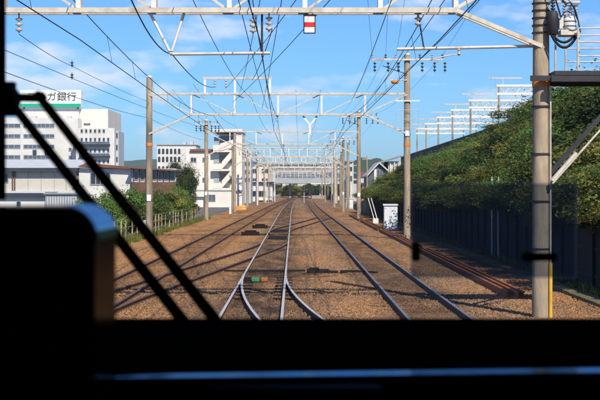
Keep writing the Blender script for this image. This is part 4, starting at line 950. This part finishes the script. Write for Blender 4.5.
for k in range(9):
    sd = -1 if k < 4 else 1; Y = 300 + (k % 5) * 24; x = (-8.5 - 2.2 * (k % 4)) if sd < 0 else (10.5 + 2.0 * (k % 5)); hh = rs2.uniform(2.8, 4.6); wd = rs2.uniform(3, 6)
    t = thing('station_shed', 'small low shed beside the station, %s on the %s' % (['nearest', 'second', 'third', 'fourth', 'farthest'][k if k < 4 else k - 4], 'left' if sd < 0 else 'right'), 'shed', (x, Y, 0), 'sheds by the station')
    Bx(-wd/2, wd/2, 0, 5, -.1, hh).build('wall', M[('white_wall', 'grey_wall', 'brown_wall', 'cream_wall')[k % 4]], t)
    Bx(-wd/2 - .5, wd/2 + .5, -.7, 5.5, hh, hh + .25).build('roof', M[('dark_roof', 'pale_roof', 'grey_roof')[k % 3]], t); window(t, -wd/3, wd/4, 1.1, 2.2, 0, 'glass', 3, .06)
cp = thing('island_canopy', 'small white platform canopy standing in front of the station bridge', 'canopy', (5.7, 395, 0))
Bx(-2.4, 2.4, 0, 30, -.1, .9).build('deck', M['concrete'], cp); Bx(-2.6, 2.6, -1, 30, 4.1, 4.35).build('roof', M['sign_white'], cp)
for k in range(3): Bx(-.12, .12, 2 + k * 12, 2.25 + k * 12, .9, 4.1).build('post', M['white_steel'], cp)
for k in range(3): Bx(-1.2, 1.2, 6 + k * 9, 8 + k * 9, .9, 2.6).build('kiosk', M[('green_box', 'dark_roof', 'brown_wall')[k]], cp)
# signals
def signal(x, y, h, label):
    t = thing('railway_signal', label, 'signal', (x, y, 0))
    MB().tube([(0, 0, 0), (0, 0, h)], .07, 10).build('post', M['galv'], t); hd = MB().box(-.28, .28, -.02, .04, h - 1.3, h + .1).build('backboard', M['black'], t, bevel=.05)
    for k in range(3): MB().tube([(0, -.16, h - .2 - k * .4), (0, -.03, h - .2 - k * .4)], .11, 12).build('lens_hood', M['black'], hd)
    Bx(-.4, .4, .0, .06, 1.2, 1.26).build('step', M['galv'], t)
signal(0.75, 258, 3.2, 'black-headed signal standing between the two main tracks')
# dark-roofed building at right beyond the hedge
YR = 215
rh = thing('dark_gable_building', 'building with a dark glazed gable and grey lean-to roof beyond the hedge', 'building', (at(383, 190, YR).x, YR, 0))
rx_ = lambda px: at(px, 190, YR).x - rh.location.x; rz_ = lambda py: at(0, py, YR).z
b = MB(); pr = [(368, 205), (368, 176), (373, 170), (379, 165), (386, 171), (386, 205)]; n = len(pr)
b.add([(rx_(x), yy, max(rz_(z), -.1)) for yy in (0, 14) for x, z in pr], [tuple(range(n))[::-1], tuple(range(n, 2*n))] + [(i, (i+1) % n, n+(i+1) % n, n+i) for i in range(n)]); b.build('wall', M['gable'], rh)
for (xa, za), (xb, zb) in (((366.5, 177), (379, 163.5)), ((379, 163.5), (388, 171.5))):
    b = MB(); b.add([(rx_(xa), -.6, rz_(za)), (rx_(xb), -.6, rz_(zb)), (rx_(xb), 14.5, rz_(zb)), (rx_(xa), 14.5, rz_(za)), (rx_(xa), -.6, rz_(za)+.25), (rx_(xb), -.6, rz_(zb)+.25), (rx_(xb), 14.5, rz_(zb)+.25), (rx_(xa), 14.5, rz_(za)+.25)],
        [(0,3,2,1),(4,5,6,7),(0,1,5,4),(1,2,6,5),(2,3,7,6),(3,0,4,7)]); b.build('roof', M['pale_roof'], rh)
Bx(rx_(374), rx_(376.5), -.12, -.02, rz_(186), rz_(169)).build('white_pillar', M['white_steel'], rh)
pxwin(rh, 377.5, 382, 170, 177, YR, 'glass_pale', 2, .06)
b = MB(); b.add([(rx_(380), 1, rz_(163)), (rx_(402), 1, rz_(156.5)), (rx_(402), 15, rz_(156.5)), (rx_(380), 15, rz_(163)), (rx_(380), 1, rz_(161.5)), (rx_(402), 1, rz_(155)), (rx_(402), 15, rz_(155)), (rx_(380), 15, rz_(161.5))],
    [(0,3,2,1),(4,5,6,7),(0,1,5,4),(1,2,6,5),(2,3,7,6),(3,0,4,7)]); b.build('lean_to_roof', M['grey_roof'], rh)
pxbox(rh, 388.3, 401, 161.2, 205, YR + 2, 12, 'stone_wall', base=-.1)
for px in (390, 394, 398): pxbox(rh, px, px + 1, 162, 190, YR + 1.7, .25, 'white_steel', 'pillar')
wh = thing('white_hut', 'small white-walled hut right of the tracks below the wooded hill', 'building', (at(351, 190, 290).x, 290, 0))
pxbox(wh, 346.5, 353.5, 162, 203, 290, 8, 'white_wall', base=-.1); pxbox(wh, 346, 354, 160.8, 162.1, 289.6, 8.8, 'grey_roof', 'roof'); pxwin(wh, 348, 352, 167, 171, 290, 'glass', 2, .07); pxwin(wh, 348, 352, 176, 181, 290, 'glass_pale', 2, .07)
# town beyond: row of low houses
rnd = random.Random(11)
roofs = ['grey_roof', 'dark_roof', 'pale_roof', 'red_roof']
for i in range(14):
    px = 262 + i * 11 + rnd.uniform(-3, 3); Y = rnd.uniform(520, 760); hh = rnd.uniform(6.5, 10.5); wd = rnd.uniform(9, 15); x = (px - 300) / F * Y
    wn, rn = ('white_wall', 'cream_wall', 'grey_wall', 'stone_wall')[i % 4], roofs[(i * 3 + 1) % 4]
    t = thing('town_house', '%s-walled distant house with %s roof, %s in the row beyond the station' % (wn.split('_')[0], rn.split('_')[0], ['first', 'second', 'third', 'fourth', 'fifth', 'sixth', 'seventh', 'eighth', 'ninth', 'tenth', 'eleventh', 'twelfth', 'thirteenth', 'last'][i] + ' from left'), 'house', (x, Y, 0), 'houses beyond the station')
    Bx(-wd/2, wd/2, 0, 10, -.1, hh).build('wall', M[wn], t)
    b = MB(); b.add([(-wd/2-.4,-.5,hh),(wd/2+.4,-.5,hh),(wd/2+.4,10.5,hh),(-wd/2-.4,10.5,hh),(-wd/2-.4,5,hh+2.2),(wd/2+.4,5,hh+2.2)], [(0,3,2,1),(0,1,5,4),(2,3,4,5),(1,2,5),(3,0,4)]); b.build('roof', M[rn], t)
    for k in range(3): window(t, -wd/2 + 1 + k * wd/3.2, -wd/2 + 2.8 + k * wd/3.2, hh - 3.4, hh - 1.9, 0, 'glass', 2, .1)
# wooded hills
def hill(name, x0, x1, y, hgt, seed):
    b = MB(); n = 80; rows = 7; vs = []
    for j in range(rows):
        f = j / (rows - 1)
        for i in range(n + 1):
            x = x0 + (x1 - x0) * i / n; e = min(1, i / 8, (n - i) / 8)
            h = hgt * (0.72 + 0.35 * noise.noise((x * .0016, seed, 0)) + 0.1 * noise.noise((x * .012, seed, 4)))
            vs.append((x, y + f * 500, (h * e * math.sin(f * math.pi / 2) + noise.noise((x * .05, f * 9, seed)) * 4 * f) - 1))
    b.add(vs, [(j*(n+1)+i, j*(n+1)+i+1, (j+1)*(n+1)+i+1, (j+1)*(n+1)+i) for j in range(rows-1) for i in range(n)], 0, False)
    tag(b.build(name, M['hill']), kind='structure')
hill('wooded_hills', -900, 900, 1900, 72, 2.3)
hill('far_hills', -2500, 2500, 3000, 86, 7.7)
nh = MB(); n = 24; vs = []
for j in range(8):
    for i in range(n + 1):
        a = i / n; x = 16 + 66 * a; h = 26 * math.sin(math.pi * a) ** 0.7 * math.sin(j / 7 * math.pi / 2) + noise.noise((x * .15, j, 3)) * 1.6
        vs.append((x, 900 + j * 14, h - .5))
nh.add(vs, [(j*(n+1)+i, j*(n+1)+i+1, (j+1)*(n+1)+i+1, (j+1)*(n+1)+i) for j in range(7) for i in range(n)], 0, False)
tag(nh.build('near_hill', M['hill']), kind='structure')

# ---------------------------------------------------------------- the train cab we look out of
cab = thing('train_cab', 'black driver\'s cab framing the view, with dashboard, console, windscreen and wiper', 'train cab', (0, 0, 1.1))
def CB(x0, x1, y0, y1, z0, z1): return Bx(x0, x1, y0, y1, z0 - 1.1, z1 - 1.1)
XL, XR, YF_, YBk = -2.2, 0.95, 2.25, -1.0
CB(XL, XR, YBk, YF_, 1.0, 1.1).build('floor', M['cab_black'], cab)
CB(XL, XR, YBk, YF_ + .1, 3.45, 3.55).build('ceiling', M['cab_black'], cab)
CB(XL - .1, XL, YBk, YF_ + .1, 1.0, 3.55).build('side_wall', M['cab_black'], cab); CB(XR, XR + .1, YBk, YF_ + .1, 1.0, 3.55).build('side_wall', M['cab_black'], cab)
CB(XL - .1, XR + .1, YBk - .1, YBk - .003, 1.0, 3.55).build('rear_wall', M['cab_black'], cab)
CB(XL, XR, YF_ + .003, YF_ + .1, 1.0, 2.19).build('front_panel', M['cab_black'], cab); CB(XL, XR, YF_ + .003, YF_ + .1, 3.0, 3.45).build('header', M['cab_black'], cab)
CB(XL, XL + .2, YF_ + .003, YF_ + .1, 2.19, 3.0).build('pillar', M['cab_black'], cab); CB(XR - .12, XR, YF_ + .003, YF_ + .1, 2.19, 3.0).build('pillar', M['cab_black'], cab)
# dashboard, its nose edge slightly skewed
ZD = 2.224 - 1.1
def nose(x): return 1.582 + x * 0.092
b = MB(); xs = (XL, XR); zb = -0.05
b.add([(XL, nose(XL), zb), (XR, nose(XR), zb), (XR, 2.245, zb), (XL, 2.245, zb), (XL, nose(XL), ZD - .012), (XR, nose(XR), ZD - .012), (XR, 2.245, ZD), (XL, 2.245, ZD)],
      [(0,3,2,1),(4,5,6,7),(0,1,5,4),(1,2,6,5),(2,3,7,6),(3,0,4,7)])
ds = b.build('dashboard', M['cab_black'], cab)
def nosestrip(x0, x1):
    m = MB(); vs = []
    for x, w_ in ((x0, 0.012), (x0 + 0.06, 0.03), (x1, 0.05)):
        y0 = nose(x) - 0.004; z = ZD - 0.004
        vs += [(x, y0 + w_, z), (x, y0 + 0.006, z), (x, y0, z - 0.005), (x, y0, z - 0.02), (x, y0 + w_, z - 0.02)]
    m.add(vs, [(k*5+i, k*5+5+i, k*5+5+(i+1) % 5, k*5+(i+1) % 5) for k in range(2) for i in range(5)] + [(0,1,2,3,4), (14,13,12,11,10)]); return m.build('edge_strip', M['cab_trim'], ds)
nosestrip(-0.215, XR - .02)  # dash edge, tinted with the sky's blue sheen
MB().add([], [])
CB(-0.1, 0.09, 1.555, 1.568, 2.198, 2.211).build('name_plate', M['dark_steel'], ds)  # thin grey strip standing in for a faint reflected band
# driver's console box at left
b = MB(); K = 8; r_ = 0.034; x1, zt = -0.205, 2.413 - 1.1
pr = [(-1.75, 0.0), (x1, 0.0)] + [(x1 - r_ + r_ * math.cos(a), zt - r_ + r_ * math.sin(a)) for a in [math.pi / 2 * k / K for k in range(K + 1)]] + [(-1.75, zt)]
n = len(pr); b.add([(x, yy, z) for yy in (1.40, 1.56) for x, z in pr], [tuple(range(n)), tuple(range(n, 2*n))[::-1]]); 
b.add([(x, yy, z) for yy in (1.40, 1.56) for x, z in pr], [(i, n+i, n+(i+1) % n, (i+1) % n) for i in range(n)]); co = b.build('console', M['cab_gloss'], cab)
b = MB(); pr2 = [(x1 - r_ + (r_ + .002) * math.cos(a), zt - r_ + (r_ + .002) * math.sin(a)) for a in [math.pi / 2 * k / K for k in range(K + 1)]]; n = len(pr2)
b.add([(x, yy, z) for yy in (1.41, 1.557) for x, z in pr2], [(i, n+i, n+i+1, i+1) for i in range(n - 1)], 0, True); b.build('corner_trim', M['cab_trim'], co)  # strip added to carry the sky's blue sheen on the console corner
# windscreen
def thin_glass(name, tintc, refl, rough=0.02, extra=None):
    m = bpy.data.materials.new(name); m.use_nodes = True; t = m.node_tree; t.nodes.clear()
    o = N(t, 'ShaderNodeOutputMaterial'); tr = N(t, 'ShaderNodeBsdfTransparent'); tr.inputs[0].default_value = (*tintc, 1)
    gl = N(t, 'ShaderNodeBsdfGlossy'); gl.inputs['Roughness'].default_value = rough
    fr = N(t, 'ShaderNodeFresnel'); fr.inputs[0].default_value = 1.45; mx = N(t, 'ShaderNodeMixShader')
    nz = N(t, 'ShaderNodeTexNoise'); nz.inputs['Scale'].default_value = 3; mu = N(t, 'ShaderNodeMath', operation='MULTIPLY')
    t.links.new(fr.outputs[0], mu.inputs[0]); mu.inputs[1].default_value = refl; t.links.new(mu.outputs[0], mx.inputs[0])
    t.links.new(tr.outputs[0], mx.inputs[1]); t.links.new(gl.outputs[0], mx.inputs[2]); last = mx.outputs[0]
    if extra:
        df = N(t, 'ShaderNodeBsdfTranslucent'); df.inputs[0].default_value = (*extra[1], 1); m2 = N(t, 'ShaderNodeMixShader'); m2.inputs[0].default_value = extra[0]
        t.links.new(last, m2.inputs[1]); t.links.new(df.outputs[0], m2.inputs[2]); last = m2.outputs[0]
    t.links.new(last, o.inputs[0]); return m
M['screen'] = thin_glass('windscreen_glass', (0.985, 0.99, 0.99), 0.9)
M['film'] = thin_glass('smoked_film', (0.56, 0.6, 0.65), 0.5, 0.2, (0.045, (0.45, 0.55, 0.62)))  # darkness and bluish veil of a reflection, put into a sheet's tint
ws = MB(); ws.add([(XL + .2, YF_ + .05, 2.19 - 1.1), (XR - .12, YF_ + .05, 2.19 - 1.1), (XR - .12, YF_ + .05, 1.9), (XL + .2, YF_ + .05, 1.9)], [(0, 1, 2, 3)])
ws.build('windscreen', M['screen'], cab)
# dark sheet standing in for a blurred reflection in the glass
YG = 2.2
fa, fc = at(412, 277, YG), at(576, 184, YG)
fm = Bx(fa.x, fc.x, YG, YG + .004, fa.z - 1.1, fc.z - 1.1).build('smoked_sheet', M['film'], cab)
M['rim'] = thin_glass('clear_rim', (0.8, 0.84, 0.88), 0.5, 0.2, (0.10, (0.5, 0.55, 0.6)))  # pale edge of the reflection, drawn as thin strips
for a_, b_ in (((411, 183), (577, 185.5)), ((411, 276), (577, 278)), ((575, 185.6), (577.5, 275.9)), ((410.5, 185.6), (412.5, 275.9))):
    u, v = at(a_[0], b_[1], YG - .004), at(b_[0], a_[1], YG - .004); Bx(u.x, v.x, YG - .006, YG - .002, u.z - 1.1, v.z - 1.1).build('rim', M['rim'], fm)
for px0, px1, py0, py1 in ((412, 420, 242, 261), (522, 556, 253, 261)):  # black blocks for the dark marks across the reflection
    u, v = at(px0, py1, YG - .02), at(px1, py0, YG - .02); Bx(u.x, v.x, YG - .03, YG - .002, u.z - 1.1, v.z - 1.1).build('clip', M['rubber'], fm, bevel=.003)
# wiper: two parallel arms, link and upright blade
YWp = 2.42
def wp(px, py, d=0): v = at(px, py, YWp); return Vector((v.x, YWp + d, v.z - 1.1))
wi = MB().bar(wp(-6, 97), wp(44, 98), 0.014, 0.014).build('wiper', M['rubber'], cab)
for (pa, pb_) in (((8, 98), (250, 405)), ((40, 97), (283, 405))):
    m = MB(); d = wp(*pb_) - wp(*pa); u = d.normalized(); nn = Vector((u.z, 0, -u.x)).normalized(); vs = []
    for f, hw in ((0, .0075), (.05, .008), (.72, .0105), (1, .0125)):
        pnt = wp(*pa) + d * f
        vs += [pnt + nn * hw + Vector((0, -.008, 0)), pnt - nn * hw + Vector((0, -.008, 0)), pnt - nn * hw * .7 + Vector((0, .01, 0)), pnt + nn * hw * .7 + Vector((0, .01, 0))]
    m.add(vs, [(k*4+i, k*4+(i+1) % 4, (k+1)*4+(i+1) % 4, (k+1)*4+i) for k in range(3) for i in range(4)] + [(0,3,2,1), (12,13,14,15)]); m.build('arm', M['rubber'], wi)
MB().tube([wp(4, 99, -.03), wp(4, 99, .02)], 0.026, 16).build('hub', M['rubber'], wi)
MB().bar(wp(5, 82), wp(5, 116), .034, .03).build('holder', M['rubber'], wi)
MB().tube([wp(40, 97, -.016), wp(40, 97, .012)], 0.010, 12).build('pivot', M['rubber'], wi)
bl = MB().bar(wp(2, -60), wp(2, 196), .010, .016).build('blade', M['rubber'], wi)
MB().bar(wp(0.5, 60), wp(0.5, 200), .016, .01).build('blade_carrier', M['rubber'], wi)

# ---------------------------------------------------------------- thin summer air
hz = Bx(-3100, 3100, -400, 4200, -2.0, 105).build('haze', [])
hm = bpy.data.materials.new('haze_air'); hm.use_nodes = True; t = hm.node_tree; t.nodes.clear()
ho = N(t, 'ShaderNodeOutputMaterial'); pv = N(t, 'ShaderNodeVolumePrincipled'); pv.inputs['Color'].default_value = (0.80, 0.90, 1.0, 1); pv.inputs['Density'].default_value = 0.00014; pv.inputs['Anisotropy'].default_value = 0.2
t.links.new(pv.outputs[0], ho.inputs['Volume']); hz.data.materials.append(hm)
tag(hz, 'thin bluish haze in the air over the distance', 'haze', kind='stuff')
